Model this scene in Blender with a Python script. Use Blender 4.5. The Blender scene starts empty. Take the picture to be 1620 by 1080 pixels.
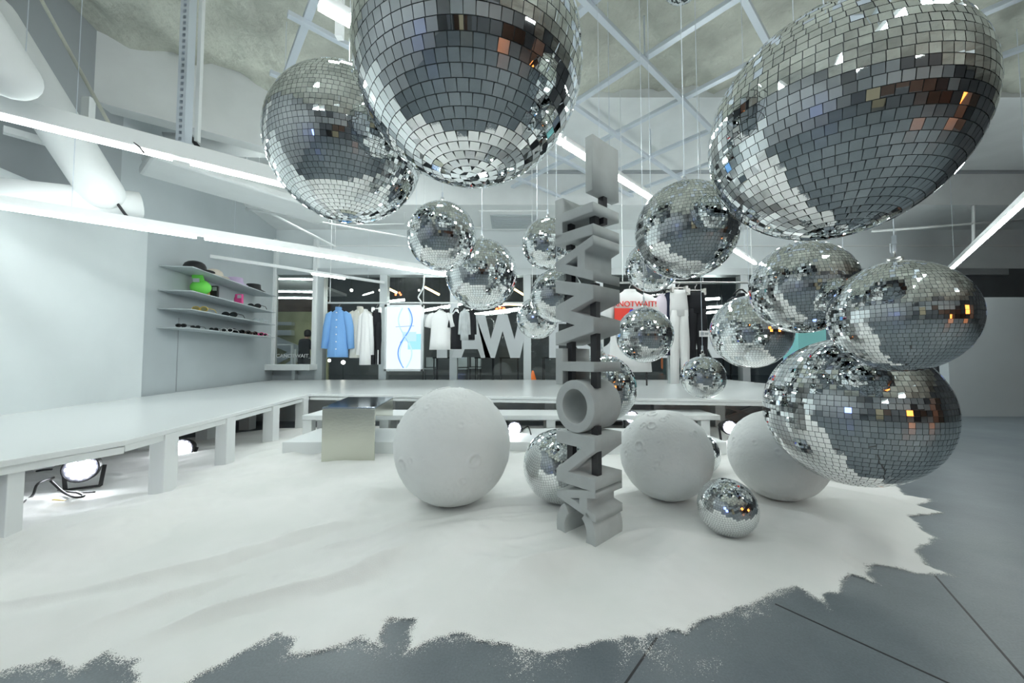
import bpy, bmesh, math, random
import numpy as np
from mathutils import Vector, Matrix, noise
R = random.Random(7)
PI = math.pi
S = bpy.context.scene
COL = S.collection

# ------------------------------------------------------------------ camera, world, exposure
F = 590.0; PITCH = math.atan(25/590); H = 0.85
cam = bpy.data.cameras.new('camera'); cam.sensor_width = 36; cam.lens = 36*F/1620
cam.clip_start = 0.02; cam.clip_end = 200
co = bpy.data.objects.new('camera', cam); COL.objects.link(co)
co.location = (0, 0, H); co.rotation_euler = (PI/2+PITCH, 0, 0); S.camera = co
w = bpy.data.worlds.new('world'); S.world = w; w.use_nodes = True
w.node_tree.nodes['Background'].inputs[0].default_value = (0.10, 0.13, 0.16, 1)
w.node_tree.nodes['Background'].inputs[1].default_value = 0.5
S.view_settings.view_transform = 'Standard'; S.view_settings.look = 'None'
S.view_settings.gamma = 1; S.view_settings.use_curve_mapping = False
S.view_settings.exposure = 0.88
TUBE = 27.0      # strength of the LED tubes
COOL = (0.93, 1.0, 0.985)

# ------------------------------------------------------------------ where a point of the photograph lies in the room
def ray(px, py):
    dx = (px-810)/F; dz = (540-py)/F; c, s = math.cos(PITCH), math.sin(PITCH)
    return Vector((dx, c-dz*s, s+dz*c))
def at(px, py, Y):
    r = ray(px, py); return Vector((0, 0, H))+r*(Y/r.y)
def onz(px, py, z=0.0):
    r = ray(px, py); return Vector((0, 0, H))+r*((z-H)/r.z)

# ------------------------------------------------------------------ materials
def mat(name, col, rough=0.6, metal=0.0, emit=None, es=0, noise_s=0, noise_a=0.0, bump=0.0, bump_s=30, spec=0.5, bdist=0.01):
    m = bpy.data.materials.new(name); m.use_nodes = True; nt = m.node_tree; b = nt.nodes['Principled BSDF']
    b.inputs['Base Color'].default_value = (*col, 1); b.inputs['Roughness'].default_value = rough
    b.inputs['Metallic'].default_value = metal; b.inputs['Specular IOR Level'].default_value = spec
    if emit: b.inputs['Emission Color'].default_value = (*emit, 1); b.inputs['Emission Strength'].default_value = es
    if noise_a or bump: tc = nt.nodes.new('ShaderNodeTexCoord')
    if noise_a:
        n = nt.nodes.new('ShaderNodeTexNoise'); n.inputs['Scale'].default_value = noise_s; n.inputs['Detail'].default_value = 5
        nt.links.new(tc.outputs['Object'], n.inputs['Vector'])
        r = nt.nodes.new('ShaderNodeMapRange'); r.inputs[1].default_value = .3; r.inputs[2].default_value = .7
        r.inputs[3].default_value = 1-noise_a; r.inputs[4].default_value = 1+noise_a*.6
        nt.links.new(n.outputs[0], r.inputs[0])
        v = nt.nodes.new('ShaderNodeVectorMath'); v.operation = 'SCALE'; v.inputs[0].default_value = col
        nt.links.new(r.outputs[0], v.inputs['Scale']); nt.links.new(v.outputs[0], b.inputs['Base Color'])
    if bump:
        n2 = nt.nodes.new('ShaderNodeTexNoise'); n2.inputs['Scale'].default_value = bump_s; n2.inputs['Detail'].default_value = 6
        nt.links.new(tc.outputs['Object'], n2.inputs['Vector'])
        bp = nt.nodes.new('ShaderNodeBump'); bp.inputs['Strength'].default_value = bump; bp.inputs['Distance'].default_value = bdist
        nt.links.new(n2.outputs[0], bp.inputs['Height']); nt.links.new(bp.outputs[0], b.inputs['Normal'])
    return m
M = {}
M['white'] = mat('white_paint', (.80, .83, .83), .45)
M['white_gloss'] = mat('white_gloss', (.82, .85, .85), .22)
M['white_matte'] = mat('white_matte', (.76, .79, .79), .8, noise_s=3, noise_a=.05)
M['wall_white'] = mat('wall_white', (.72, .77, .78), .6, noise_s=1.5, noise_a=.05)
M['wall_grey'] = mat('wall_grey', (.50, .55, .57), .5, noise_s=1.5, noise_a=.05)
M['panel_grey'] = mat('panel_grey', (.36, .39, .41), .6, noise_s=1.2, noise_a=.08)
M['dark_wall'] = mat('dark_wall', (.10, .11, .12), .7, noise_s=1, noise_a=.3)
M['black'] = mat('black_plastic', (.012, .012, .014), .45)
M['black_metal'] = mat('black_metal', (.02, .02, .024), .4, spec=.6)
M['steel'] = mat('steel', (.62, .63, .62), .3, 1.0)
M['brushed'] = mat('brushed_steel', (.62, .63, .55), .27, 1.0, bump=.05, bump_s=60)
M['top_steel'] = mat('polished_steel', (.60, .66, .74), .12, 1.0, bump=.03, bump_s=3)
M['alu'] = mat('aluminium', (.60, .64, .65), .4, .6)
M['galv'] = mat('galvanised', (.66, .72, .78), .4, .35)
M['concrete_letter'] = mat('letter_plaster', (.50, .525, .52), .75, noise_s=9, noise_a=.10, bump=.15, bump_s=14)
M['plaster'] = mat('moon_plaster', (.80, .82, .81), .9, noise_s=5, noise_a=.05, bump=.35, bump_s=45, bdist=.006)
M['insul'] = mat('insulation_cloth', (.58, .60, .53), .85, noise_s=1.6, noise_a=.32, bump=.9, bump_s=9, bdist=.05)
M['mirror'] = mat('mirror_tile', (.90, .93, .94), .015, 1.0)
M['grout'] = mat('ball_core', (.26, .28, .28), .5, .4)
M['tube_soft'] = mat('led_tube_soft', (1, 1, 1), .4, emit=COOL, es=TUBE*.4)
M['tube'] = mat('led_tube', (1, 1, 1), .4, emit=COOL, es=TUBE)
M['led'] = mat('led_lens', (1, 1, 1), .3, emit=(.93, .97, 1), es=42)
M['lens_dim'] = mat('lens_glass', (.25, .25, .30), .15, .3)
M['warm'] = mat('warm_tube', (1, 1, 1), .4, emit=(1, .62, .25), es=7)
M['orange'] = mat('orange_lamp', (1, .3, .05), .4, emit=(1, .30, .06), es=1.6)
M['blue_lamp'] = mat('blue_lamp', (.1, .2, 1), .4, emit=(.25, .35, 1), es=2.0)
M['red_dot'] = mat('red_lamp', (1, .2, .1), .4, emit=(1, .16, .06), es=3)
M['white_dot'] = mat('street_lamp', (1, 1, 1), .4, emit=(1, .95, .85), es=8)
M['cone'] = mat('cone_orange', (.85, .16, .02), .5, emit=(1, .2, .02), es=.25)  # faint glow added to the orange, though a cone is no lamp
M['brown'] = mat('brown_wood', (.13, .085, .065), .5, noise_s=2, noise_a=.3)
M['tan'] = mat('tan_panel', (.38, .33, .22), .6)
M['green_wall'] = mat('green_wall', (.46, .47, .28), .7, noise_s=2, noise_a=.2)
M['street'] = mat('street_dark', (.22, .24, .25), .6, noise_s=.8, noise_a=.3)
M['blue_cloth'] = mat('blue_cotton', (.20, .42, .78), .85, bump=.3, bump_s=18)
M['cream_cloth'] = mat('cream_cotton', (.74, .73, .66), .9, bump=.3, bump_s=18)
M['white_cloth'] = mat('white_cotton', (.80, .81, .81), .9, bump=.3, bump_s=18)
M['black_cloth'] = mat('black_cotton', (.012, .013, .017), .9, bump=.3, bump_s=18)
M['navy_cloth'] = mat('navy_cotton', (.015, .02, .045), .9)
M['pink_cloth'] = mat('pale_pink_cotton', (.72, .66, .74), .9)
M['denim'] = mat('pale_denim', (.55, .59, .60), .9, noise_s=8, noise_a=.2)
M['lime'] = mat('lime_fabric', (.22, .85, .12), .6)
M['hotpink'] = mat('hot_pink', (.95, .10, .36), .5)
M['lilac'] = mat('lilac_felt', (.62, .50, .70), .85)
M['beige'] = mat('beige_felt', (.72, .66, .56), .85)
M['yellow'] = mat('amber', (.75, .55, .12), .4)
M['red'] = mat('print_red', (.80, .06, .04), .7)
M['blue'] = mat('print_blue', (.04, .08, .62), .7)
M['skin'] = mat('skin', (.55, .36, .27), .6)
M['hair'] = mat('black_hair', (.01, .009, .009), .5)
M['teal'] = mat('teal_sheet', (.22, .55, .55), .5)
M['sticker'] = mat('shelf_glass', (.42, .47, .48), .25)
M['screen_white'] = mat('screen_white', (.1, .1, .1), .3, emit=(.86, .98, 1), es=.52)
M['screen_cyan'] = mat('screen_cyan', (.1, .1, .1), .3, emit=(.36, .85, 1), es=.5)
M['screen_blue'] = mat('screen_blue', (.05, .1, .3), .3, emit=(.10, .35, .95), es=.4)
M['screen_pale'] = mat('screen_pale', (.1, .1, .3), .3, emit=(.55, .86, 1), es=.5)
M['poster_navy'] = mat('poster_navy', (.02, .03, .12), .5, noise_s=14, noise_a=.9)
M['window_letter'] = mat('window_letter', (.62, .65, .67), .7)

def glass_mat(name, refl=.5, tint=(.93, .97, .96)):
    m = bpy.data.materials.new(name); m.use_nodes = True; nt = m.node_tree; nt.nodes.clear()
    o = nt.nodes.new('ShaderNodeOutputMaterial'); mx = nt.nodes.new('ShaderNodeMixShader')
    t = nt.nodes.new('ShaderNodeBsdfTransparent'); t.inputs[0].default_value = (*tint, 1)
    g = nt.nodes.new('ShaderNodeBsdfGlossy'); g.inputs['Roughness'].default_value = .01
    f = nt.nodes.new('ShaderNodeFresnel'); f.inputs[0].default_value = 1.5
    k = nt.nodes.new('ShaderNodeMath'); k.operation = 'MULTIPLY'; k.inputs[1].default_value = refl
    nt.links.new(f.outputs[0], k.inputs[0]); nt.links.new(k.outputs[0], mx.inputs[0])
    nt.links.new(t.outputs[0], mx.inputs[1]); nt.links.new(g.outputs[0], mx.inputs[2]); nt.links.new(mx.outputs[0], o.inputs[0])
    return m
M['glass'] = glass_mat('window_glass', 1.0)
M['amber_glass'] = glass_mat('amber_glass', .6, (.75, .68, .35))
M['dark_glass'] = glass_mat('dark_glass', .8, (.06, .07, .07))

# concrete floor: polished grey with faint mottling
def floor_mat():
    m = bpy.data.materials.new('polished_concrete'); m.use_nodes = True; nt = m.node_tree; b = nt.nodes['Principled BSDF']
    tc = nt.nodes.new('ShaderNodeTexCoord'); cr = nt.nodes.new('ShaderNodeValToRGB')
    n = nt.nodes.new('ShaderNodeTexNoise'); n.inputs['Scale'].default_value = 1.7; n.inputs['Detail'].default_value = 9; n.inputs['Roughness'].default_value = .62
    nt.links.new(tc.outputs['Object'], n.inputs['Vector']); nt.links.new(n.outputs[0], cr.inputs[0])
    cr.color_ramp.elements[0].position = .32; cr.color_ramp.elements[0].color = (.100, .122, .138, 1)
    cr.color_ramp.elements[1].position = .70; cr.color_ramp.elements[1].color = (.165, .192, .210, 1)
    n3 = nt.nodes.new('ShaderNodeTexNoise'); n3.inputs['Scale'].default_value = 160; n3.inputs['Detail'].default_value = 2
    nt.links.new(tc.outputs['Object'], n3.inputs['Vector'])
    mr = nt.nodes.new('ShaderNodeMapRange'); mr.inputs[1].default_value = .3; mr.inputs[2].default_value = .7; mr.inputs[3].default_value = .90; mr.inputs[4].default_value = 1.1
    nt.links.new(n3.outputs[0], mr.inputs[0])
    v = nt.nodes.new('ShaderNodeVectorMath'); v.operation = 'SCALE'
    nt.links.new(cr.outputs[0], v.inputs[0]); nt.links.new(mr.outputs[0], v.inputs['Scale']); nt.links.new(v.outputs[0], b.inputs['Base Color'])
    b.inputs['Roughness'].default_value = .38
    n2 = nt.nodes.new('ShaderNodeTexNoise'); n2.inputs['Scale'].default_value = 60; bp = nt.nodes.new('ShaderNodeBump')
    bp.inputs['Strength'].default_value = .12; bp.inputs['Distance'].default_value = .004
    nt.links.new(tc.outputs['Object'], n2.inputs['Vector']); nt.links.new(n2.outputs[0], bp.inputs['Height']); nt.links.new(bp.outputs[0], b.inputs['Normal'])
    return m
M['floor'] = floor_mat()
def sand_mat():
    m = bpy.data.materials.new('white_sand'); m.use_nodes = True; nt = m.node_tree; b = nt.nodes['Principled BSDF']
    b.inputs['Roughness'].default_value = 1; b.inputs['Specular IOR Level'].default_value = .1
    tc = nt.nodes.new('ShaderNodeTexCoord'); cr = nt.nodes.new('ShaderNodeValToRGB')
    n = nt.nodes.new('ShaderNodeTexNoise'); n.inputs['Scale'].default_value = 2.3; n.inputs['Detail'].default_value = 6
    nt.links.new(tc.outputs['Object'], n.inputs['Vector']); nt.links.new(n.outputs[0], cr.inputs[0])
    cr.color_ramp.elements[0].position = .3; cr.color_ramp.elements[0].color = (.80, .81, .785, 1)
    cr.color_ramp.elements[1].position = .7; cr.color_ramp.elements[1].color = (.88, .875, .86, 1)
    nt.links.new(cr.outputs[0], b.inputs['Base Color'])
    n2 = nt.nodes.new('ShaderNodeTexNoise'); n2.inputs['Scale'].default_value = 240; n2.inputs['Detail'].default_value = 3
    bp = nt.nodes.new('ShaderNodeBump'); bp.inputs['Strength'].default_value = .25; bp.inputs['Distance'].default_value = .002
    nt.links.new(tc.outputs['Object'], n2.inputs['Vector']); nt.links.new(n2.outputs[0], bp.inputs['Height']); nt.links.new(bp.outputs[0], b.inputs['Normal'])
    # thin scattered grains at the rim of the heap: coverage attribute against fine noise
    at_ = nt.nodes.new('ShaderNodeAttribute'); at_.attribute_name = 'cover'
    n4 = nt.nodes.new('ShaderNodeTexNoise'); n4.inputs['Scale'].default_value = 330; n4.inputs['Detail'].default_value = 1
    n5 = nt.nodes.new('ShaderNodeTexNoise'); n5.inputs['Scale'].default_value = 7; n5.inputs['Detail'].default_value = 6; n5.inputs['Distortion'].default_value = 1.2
    for q in (n4, n5): nt.links.new(tc.outputs['Object'], q.inputs['Vector'])
    def mth(op, a, b_, clamp=False):
        k = nt.nodes.new('ShaderNodeMath'); k.operation = op; k.use_clamp = clamp
        for i, v in enumerate((a, b_)):
            if isinstance(v, (int, float)): k.inputs[i].default_value = v
            else: nt.links.new(v, k.inputs[i])
        return k.outputs[0]
    s = mth('ADD', at_.outputs['Fac'], mth('MULTIPLY', mth('SUBTRACT', n5.outputs[0], .55), 1.5))
    s = mth('ADD', s, mth('MULTIPLY', mth('SUBTRACT', n4.outputs[0], .5), 1.5))
    a = mth('MULTIPLY', mth('SUBTRACT', s, .42), 5.0, True)
    full = mth('MULTIPLY', mth('SUBTRACT', at_.outputs['Fac'], .9), 10.0, True)
    a = mth('MAXIMUM', a, full)
    nt.links.new(a, b.inputs['Alpha'])
    return m
M['sand'] = sand_mat()

# ------------------------------------------------------------------ mesh helpers
class MB:
    def __init__(s): s.v = []; s.f = []; s.m = []
    def add(s, vs, fs, mi=0):
        o = len(s.v); s.v += [tuple(v) for v in vs]; s.f += [tuple(o+i for i in f) for f in fs]; s.m += [mi]*len(fs)
    def box(s, x0, x1, y0, y1, z0, z1, mi=0):
        vs = [(x, y, z) for z in (z0, z1) for y in (y0, y1) for x in (x0, x1)]
        s.add(vs, [(0, 2, 3, 1), (4, 5, 7, 6), (0, 1, 5, 4), (2, 6, 7, 3), (0, 4, 6, 2), (1, 3, 7, 5)], mi)
    def bar(s, a, b, wd, ht, up=(0, 0, 1), mi=0):
        a = Vector(a); b = Vector(b); d = (b-a).normalized(); up = Vector(up)
        if abs(d.dot(up)) > .95: up = Vector((0, 1, 0))
        sd = d.cross(up).normalized(); u = sd.cross(d)
        vs = []
        for p in (a, b):
            for q, r in ((-1, -1), (1, -1), (1, 1), (-1, 1)): vs.append(p+sd*(q*wd/2)+u*(r*ht/2))
        s.add(vs, [(3, 2, 1, 0), (4, 5, 6, 7), (0, 1, 5, 4), (1, 2, 6, 5), (2, 3, 7, 6), (3, 0, 4, 7)], mi)
    def prism(s, pts, z0, z1, mi=0):
        n = len(pts)
        vs = [(p[0], p[1], z0) for p in pts]+[(p[0], p[1], z1) for p in pts]
        s.add(vs, [tuple(range(n))[::-1], tuple(range(n, 2*n))]+[(i, (i+1) % n, n+(i+1) % n, n+i) for i in range(n)], mi)
    def loft(s, rings, cap=True, mi=0):
        n = len(rings[0]); o = len(s.v)
        for r in rings: s.v += [tuple(p) for p in r]
        for i in range(len(rings)-1):
            for j in range(n):
                s.f.append((o+i*n+j, o+i*n+(j+1) % n, o+(i+1)*n+(j+1) % n, o+(i+1)*n+j)); s.m.append(mi)
        if cap:
            s.f.append(tuple(o+j for j in range(n))[::-1]); s.f.append(tuple(o+(len(rings)-1)*n+j for j in range(n))); s.m += [mi, mi]
    def tube(s, pts, r, n=10, mi=0, round_end=False):
        pts = [Vector(p) for p in pts]; rr = r if isinstance(r, (list, tuple)) else [r]*len(pts)
        if round_end:
            for end in (0, 1):
                i, j = (0, 1) if end == 0 else (-1, -2)
                p = pts[i]; d = (p-pts[j]).normalized(); q = rr[i]
                ex = [(p+d*q*math.sin(a), q*max(math.cos(a), .02)) for a in [PI/2*k/6 for k in range(1, 7)]]
                for (e, er) in ex:
                    if end == 0: pts.insert(0, e); rr = [er]+list(rr)
                    else: pts.append(e); rr = list(rr)+[er]
        rings = []; up = None
        for i, p in enumerate(pts):
            d = (pts[min(i+1, len(pts)-1)]-pts[max(i-1, 0)]).normalized()
            if up is None:
                up = Vector((0, 0, 1)) if abs(d.z) < .9 else Vector((0, 1, 0))
            sd = d.cross(up).normalized(); up = sd.cross(d).normalized()
            rings.append([p+sd*(rr[i]*math.cos(2*PI*k/n))+up*(rr[i]*math.sin(2*PI*k/n)) for k in range(n)])
        s.loft(rings, True, mi)
    def build(s, name, mats, parent=None, smooth=False, bevel=0, loc=(0, 0, 0)):
        me = bpy.data.meshes.new(name); me.from_pydata(s.v, [], s.f)
        mats = mats if isinstance(mats, (list, tuple)) else [mats]
        for m in mats: me.materials.append(M[m])
        me.polygons.foreach_set('material_index', s.m)
        if smooth: me.polygons.foreach_set('use_smooth', [True]*len(s.f))
        bm = bmesh.new(); bm.from_mesh(me); bmesh.ops.recalc_face_normals(bm, faces=bm.faces); bm.to_mesh(me); bm.free()
        me.update()
        o = bpy.data.objects.new(name, me); COL.objects.link(o); o.location = loc
        if parent: o.parent = parent
        if bevel:
            b = o.modifiers.new('bevel', 'BEVEL'); b.width = bevel; b.segments = 2; b.limit_method = 'ANGLE'
        return o
def tag(o, label=None, cat=None, group=None, kind=None):
    if label: o['label'] = label
    if cat: o['category'] = cat
    if group: o['group'] = group
    if kind: o['kind'] = kind
    return o
def thing(name, label, cat, loc=(0, 0, 0), rz=0, group=None):
    o = bpy.data.objects.new(name, None); o.empty_display_size = .1; COL.objects.link(o)
    o.location = loc; o.rotation_euler = (0, 0, rz); return tag(o, label, cat, group)
def curve_mesh(name, outlines, depth, m, parent=None, bevel=0, matrix=None):
    """closed 2D outlines (holes allowed) extruded to a solid mesh"""
    cu = bpy.data.curves.new(name, 'CURVE'); cu.dimensions = '2D'; cu.fill_mode = 'BOTH'
    cu.extrude = max(depth/2-bevel, 0); cu.bevel_depth = bevel; cu.bevel_resolution = 2; cu.offset = -bevel
    for ol in outlines:
        sp = cu.splines.new('POLY'); sp.points.add(len(ol)-1); sp.use_cyclic_u = True
        for p, q in zip(sp.points, ol): p.co = (q[0], q[1], 0, 1)
    tmp = bpy.data.objects.new('tmp', cu); COL.objects.link(tmp)
    me = bpy.data.meshes.new_from_object(tmp.evaluated_get(bpy.context.evaluated_depsgraph_get()))
    bpy.data.objects.remove(tmp); bpy.data.curves.remove(cu)
    me.name = name; me.materials.clear(); me.materials.append(M[m])
    if matrix is not None: me.transform(matrix)
    o = bpy.data.objects.new(name, me); COL.objects.link(o)
    if parent: o.parent = parent
    return o
def text_mesh(name, body, size, m, parent, matrix, extrude=.001):
    cu = bpy.data.curves.new(name, 'FONT'); cu.body = body; cu.size = size; cu.extrude = extrude; cu.align_x = 'CENTER'
    tmp = bpy.data.objects.new('tmp', cu); COL.objects.link(tmp)
    me = bpy.data.meshes.new_from_object(tmp.evaluated_get(bpy.context.evaluated_depsgraph_get()))
    bpy.data.objects.remove(tmp); bpy.data.curves.remove(cu)
    me.name = name; me.materials.clear(); me.materials.append(M[m]); me.transform(matrix)
    o = bpy.data.objects.new(name, me); COL.objects.link(o)
    if parent: o.parent = parent
    return o
def axes(ox, ax, ay, az):
    m = Matrix.Identity(4)
    for i in range(3): m[i][0] = ax[i]; m[i][1] = ay[i]; m[i][2] = az[i]; m[i][3] = ox[i]
    return m

# letters as outlines in a box w x h with stroke t
def L_T(w, h, t): a = (w-t)/2; return [[(0, h), (w, h), (w, h-t), (a+t, h-t), (a+t, 0), (a, 0), (a, h-t), (0, h-t)]]
def L_I(w, h, t): return [[(0, 0), (w, 0), (w, h), (0, h)]]
def L_N(w, h, t):
    y = h*(1-t/(w-t))*1.0; k = h-y
    return [[(0, 0), (0, h), (t, h), (w-t, k), (w-t, h), (w, h), (w, 0), (w-t, 0), (t, y), (t, 0)]]
def L_W(w, h, t):
    c, d = .27*w, .73*w; v = t/(.5*w-t/2)*1.0; vx = c+t/2+(t/2-c)*v; n = (d-c-t)/(d-c)
    P = [(0, 1), (t, 1), (vx, v), (w/2-t/2, 1), (w/2+t/2, 1), (w-vx, v), (w-t, 1), (w, 1), (d+t/2, 0), (d-t/2, 0), (w/2, n), (c+t/2, 0), (c-t/2, 0)]
    return [[(x, y*h) for x, y in P]]
def L_A(w, h, t, yb=.20, yc=.40, a=.10):
    a *= w; k = w/2-a; yt = (w/2-t)/k
    o = [(0, 0), (w/2-a, 1), (w/2+a, 1), (w, 0), (w-t, 0), (w-t-k*yb, yb), (t+k*yb, yb), (t, 0)]
    hl = [(t+k*yc, yc), (w-t-k*yc, yc), (w/2, min(yt, .97))]
    return [[(x, y*h) for x, y in o], [(x, y*h) for x, y in hl]]
def L_O(w, h, t, n=48):
    return [[(w/2+w/2*math.cos(2*PI*i/n), h/2+h/2*math.sin(2*PI*i/n)) for i in range(n)],
            [(w/2+(w/2-t)*math.cos(2*PI*i/n), h/2+(h/2-t)*math.sin(2*PI*i/n)) for i in range(n)]]
def L_C(w, h, t, open_=45, n=30):
    a0, a1 = math.radians(open_), math.radians(360-open_); A = [a0+(a1-a0)*i/n for i in range(n+1)]
    return [[(w/2+w/2*math.cos(a), h/2+h/2*math.sin(a)) for a in A]+[(w/2+(w/2-t)*math.cos(a), h/2+(h/2-t)*math.sin(a)) for a in A[::-1]]]

ZC = 4.03                      # main ceiling
def struct(name, mb, mats, **k): return tag(mb.build(name, mats, **k), kind='structure')

# ------------------------------------------------------------------ room shell
mb = MB(); mb.box(-12, 16, -8, 22, -.1, 0); struct('floor', mb, 'floor')
def joint(pts, n):
    mb = MB()
    for a, b in zip(pts, pts[1:]): mb.bar(Vector((a.x, a.y, .0004)), Vector((b.x, b.y, .0004)), .006, .001)
    struct(n, mb, 'black')
A_ = onz(1340, 750); B_ = onz(1620, 1072); d = (B_-A_); joint([A_-d*.5, B_+d*.3], 'trim_1')
A_ = onz(1222, 953); B_ = onz(1500, 1080); d = (B_-A_); joint([A_+d*.02, B_+d*.5], 'trim_2')
A_ = onz(1045, 1000); B_ = onz(990, 1080); d = (B_-A_); joint([A_+d*.12, B_+d*1], 'trim_3')

# left wall: near white panel, far grey wall with a joint
WL = lambda y: -4.0-(y-2.92)*.8/4.58
BY = 7.5
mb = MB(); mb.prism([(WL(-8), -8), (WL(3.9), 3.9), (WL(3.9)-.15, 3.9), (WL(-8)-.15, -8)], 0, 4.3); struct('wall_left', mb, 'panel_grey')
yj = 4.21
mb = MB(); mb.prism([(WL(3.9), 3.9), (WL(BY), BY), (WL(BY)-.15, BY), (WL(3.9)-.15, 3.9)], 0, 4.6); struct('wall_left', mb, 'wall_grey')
mb = MB(); mb.prism([(WL(1.0)+.06, 1.0), (WL(yj)+.06, yj), (WL(yj)-.0, yj), (WL(1.0)-.0, 1.0)], 0, 2.30); struct('trim_4', mb, 'wall_white')
mb = MB(); yy = 4.83; mb.box(WL(yy)-.01, WL(yy)+.006, yy-.006, yy+.006, .41, 1.36); struct('trim_5', mb, 'panel_grey')

# back wall: bulkhead above the shop windows
xw0 = at(433, 500, BY).x; ztop = at(800, 430, BY).z; zs = at(470, 583, BY).z
mb = MB(); mb.box(WL(BY)-.2, 12, BY, BY+.2, ztop, ZC+.1); struct('wall_back', mb, 'wall_white')
xk = at(503, 500, BY).x
mb = MB(); mb.box(WL(BY)-.2, xk, BY, BY+.12, 0, zs-.02); struct('wall_back', mb, 'wall_grey')
mb = MB(); mb.box(8.5, 12, BY-.02, BY+.2, 0, at(1500, 425, BY).z); struct('wall_back', mb, 'dark_wall')
mb = MB(); z0 = at(800, 390, BY).z; mb.box(WL(BY), 12, BY-.03, BY-.001, z0, z0+.02); mb.box(-2.7, 2.7, BY-.03, BY-.001, at(800, 362, BY).z, at(800, 360, BY).z); struct('trim_6', mb, 'white')
mb = MB(); mb.box(WL(BY), 10, BY-.06, BY+.2, ztop-.07, ztop+.06); struct('trim_7', mb, 'alu')
# window panes and mullions
mxs = [507, 607, 718, 834, 948, 1062, 1177, 1290]
wx = [at(p, 500, BY).x for p in mxs]
mb = MB(); mb.box(-4.3, wx[-1]+.9, BY-.02, BY+.12, 0, .06); mb.bar((wx[-1]+.9, BY+.05, 0), (wx[-1]+.9, BY+.05, ztop), .1, .14)
struct('window_sill_rail', mb, 'alu')['kind'] = 'structure'
bounds = wx+[wx[-1]+.9]
for i, x in enumerate(wx):
    o = MB(); o.box(x-.075, x+.075, BY-.04, BY+.12, .0, ztop-.07); fr = struct('window_%d' % (i+1), o, 'alu')
    g = MB(); g.box(bounds[i]+.075, bounds[i+1]-.05, BY+.04, BY+.05, .06, ztop-.07); g.build('pane', 'glass', fr)
# corner window with bright frame on the left of the shirts
zt = at(470, 403, BY).z; xa, xb = at(433, 500, BY).x, at(503, 500, BY).x
o = MB(); fw = .075
o.box(xa, xa+fw, BY-.10, BY+.02, zs, zt+.3); o.box(xb-fw, xb, BY-.10, BY+.02, zs, zt+.3)
o.box(xa-.03, xb+.03, BY-.34, BY+.02, zs-.02, zs+.09); fr = struct('window_9', o, 'white', bevel=.008)
g = MB(); g.box(xa+fw, xb-fw, BY-.03, BY-.02, zs+.09, ztop-.07); g.build('pane', 'glass', fr)
o = MB(); xm = at(467, 500, BY-.1).x; o.box(xm-.03, xm+.03, BY-.12, BY-.02, .41, zs-.02); o.build('post', 'alu', fr)
o = MB(); xm = at(470, 500, BY-.1).x; o.box(xm-.035, xm+.035, BY-.05, BY, zt+.5, 3.45); struct('trim_8', o, 'alu')

# ceiling
Lp = [at(50, 0, 3.32), at(420, 135, 4.36)]
a2, b2 = Vector((Lp[0].x, Lp[0].y)), Vector((Lp[1].x, Lp[1].y)); dL = (b2-a2).normalized()
YE = 4.39
nx, ny = 300, 190
xs = np.linspace(-8, 12, nx); ys = np.linspace(-6, YE, ny)
V = []; Fc = []
for j in range(ny):
    for i in range(nx):
        x, y = xs[i], ys[j]
        f = noise.noise(Vector((x*.55+y*.25, y*.5, 3)))*.13+abs(noise.noise(Vector((x*1.5+y*.8, y*.45-x*.3, 9))))*.11+noise.noise(Vector((x*3.5, y*3, 5)))*.03+abs(noise.noise(Vector((x*2.6+y*1.4, y*1.2-x*.8, 4))))*.09
        # the cloth sags between battens one metre apart
        f += -.055*abs(math.sin((x*.8-y*.6)*2.4))
        V.append((x, y, ZC+.03+max(f, -.14)))
for j in range(ny-1):
    for i in range(nx-1):
        p = Vector((xs[i], ys[j]))-a2; side = dL.x*p.y-dL.y*p.x
        if side < .1: Fc.append((j*nx+i, j*nx+i+1, (j+1)*nx+i+1, (j+1)*nx+i))
mb = MB(); mb.v = V; mb.f = Fc; mb.m = [0]*len(Fc); o = mb.build('ceiling', 'insul', smooth=True); tag(o, kind='structure')
mb = MB(); mb.box(-9, 14, YE, BY+.3, ZC, ZC+.12); struct('ceiling', mb, 'white_matte')
mb = MB(); mb.box(-12, 14, -8, YE, ZC+.3, ZC+.42); struct('ceiling', mb, 'panel_grey')
mb = MB(); mb.box(-9, 14, YE-.02, YE+.03, ZC-.05, ZC+.12); struct('trim_9', mb, 'white_matte')
# deep white beam along the slanted edge of the cloth
zb = at(420, 232, 4.36).z
p0 = a2-dL*5; p1 = b2+dL*.05; nL = Vector((-dL.y, dL.x))
mb = MB(); mb.prism([p0, p1, p1+nL*.18, p0+nL*.18], zb, ZC+.3); struct('trim_10', mb, 'white_matte')
# far soffit with the air conditioner
SY = 6.26; zsf = 3.45
mb = MB(); mb.box(-9, 14, SY, BY+.2, zsf, ZC+.02); struct('ceiling', mb, 'white_matte')
mb = MB(); mb.box(-9, 14, SY-.05, SY, at(800, 275, SY).z-.0, at(800, 267, SY).z); struct('trim_11', mb, 'panel_grey')

# far side and back of the hall
mb = MB(); mb.box(11, 11.2, -8, BY, 0, ZC+.3); struct('wall_right', mb, 'dark_wall')
mb = MB(); mb.box(-12, 11.2, -8.2, -8, 0, 1.9); struct('wall_front', mb, 'brown')
mb = MB(); mb.box(-12, 11.2, -8.2, -8, 1.9, ZC+.3); struct('wall_front', mb, 'wall_grey')
q = at(1497, 500, 5.4)
mb = MB(); mb.box(q.x, q.x+4.4, 5.4, 5.52, 0, at(1560, 470, 5.4).z); struct('wall_partition', mb, 'wall_grey')

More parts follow.
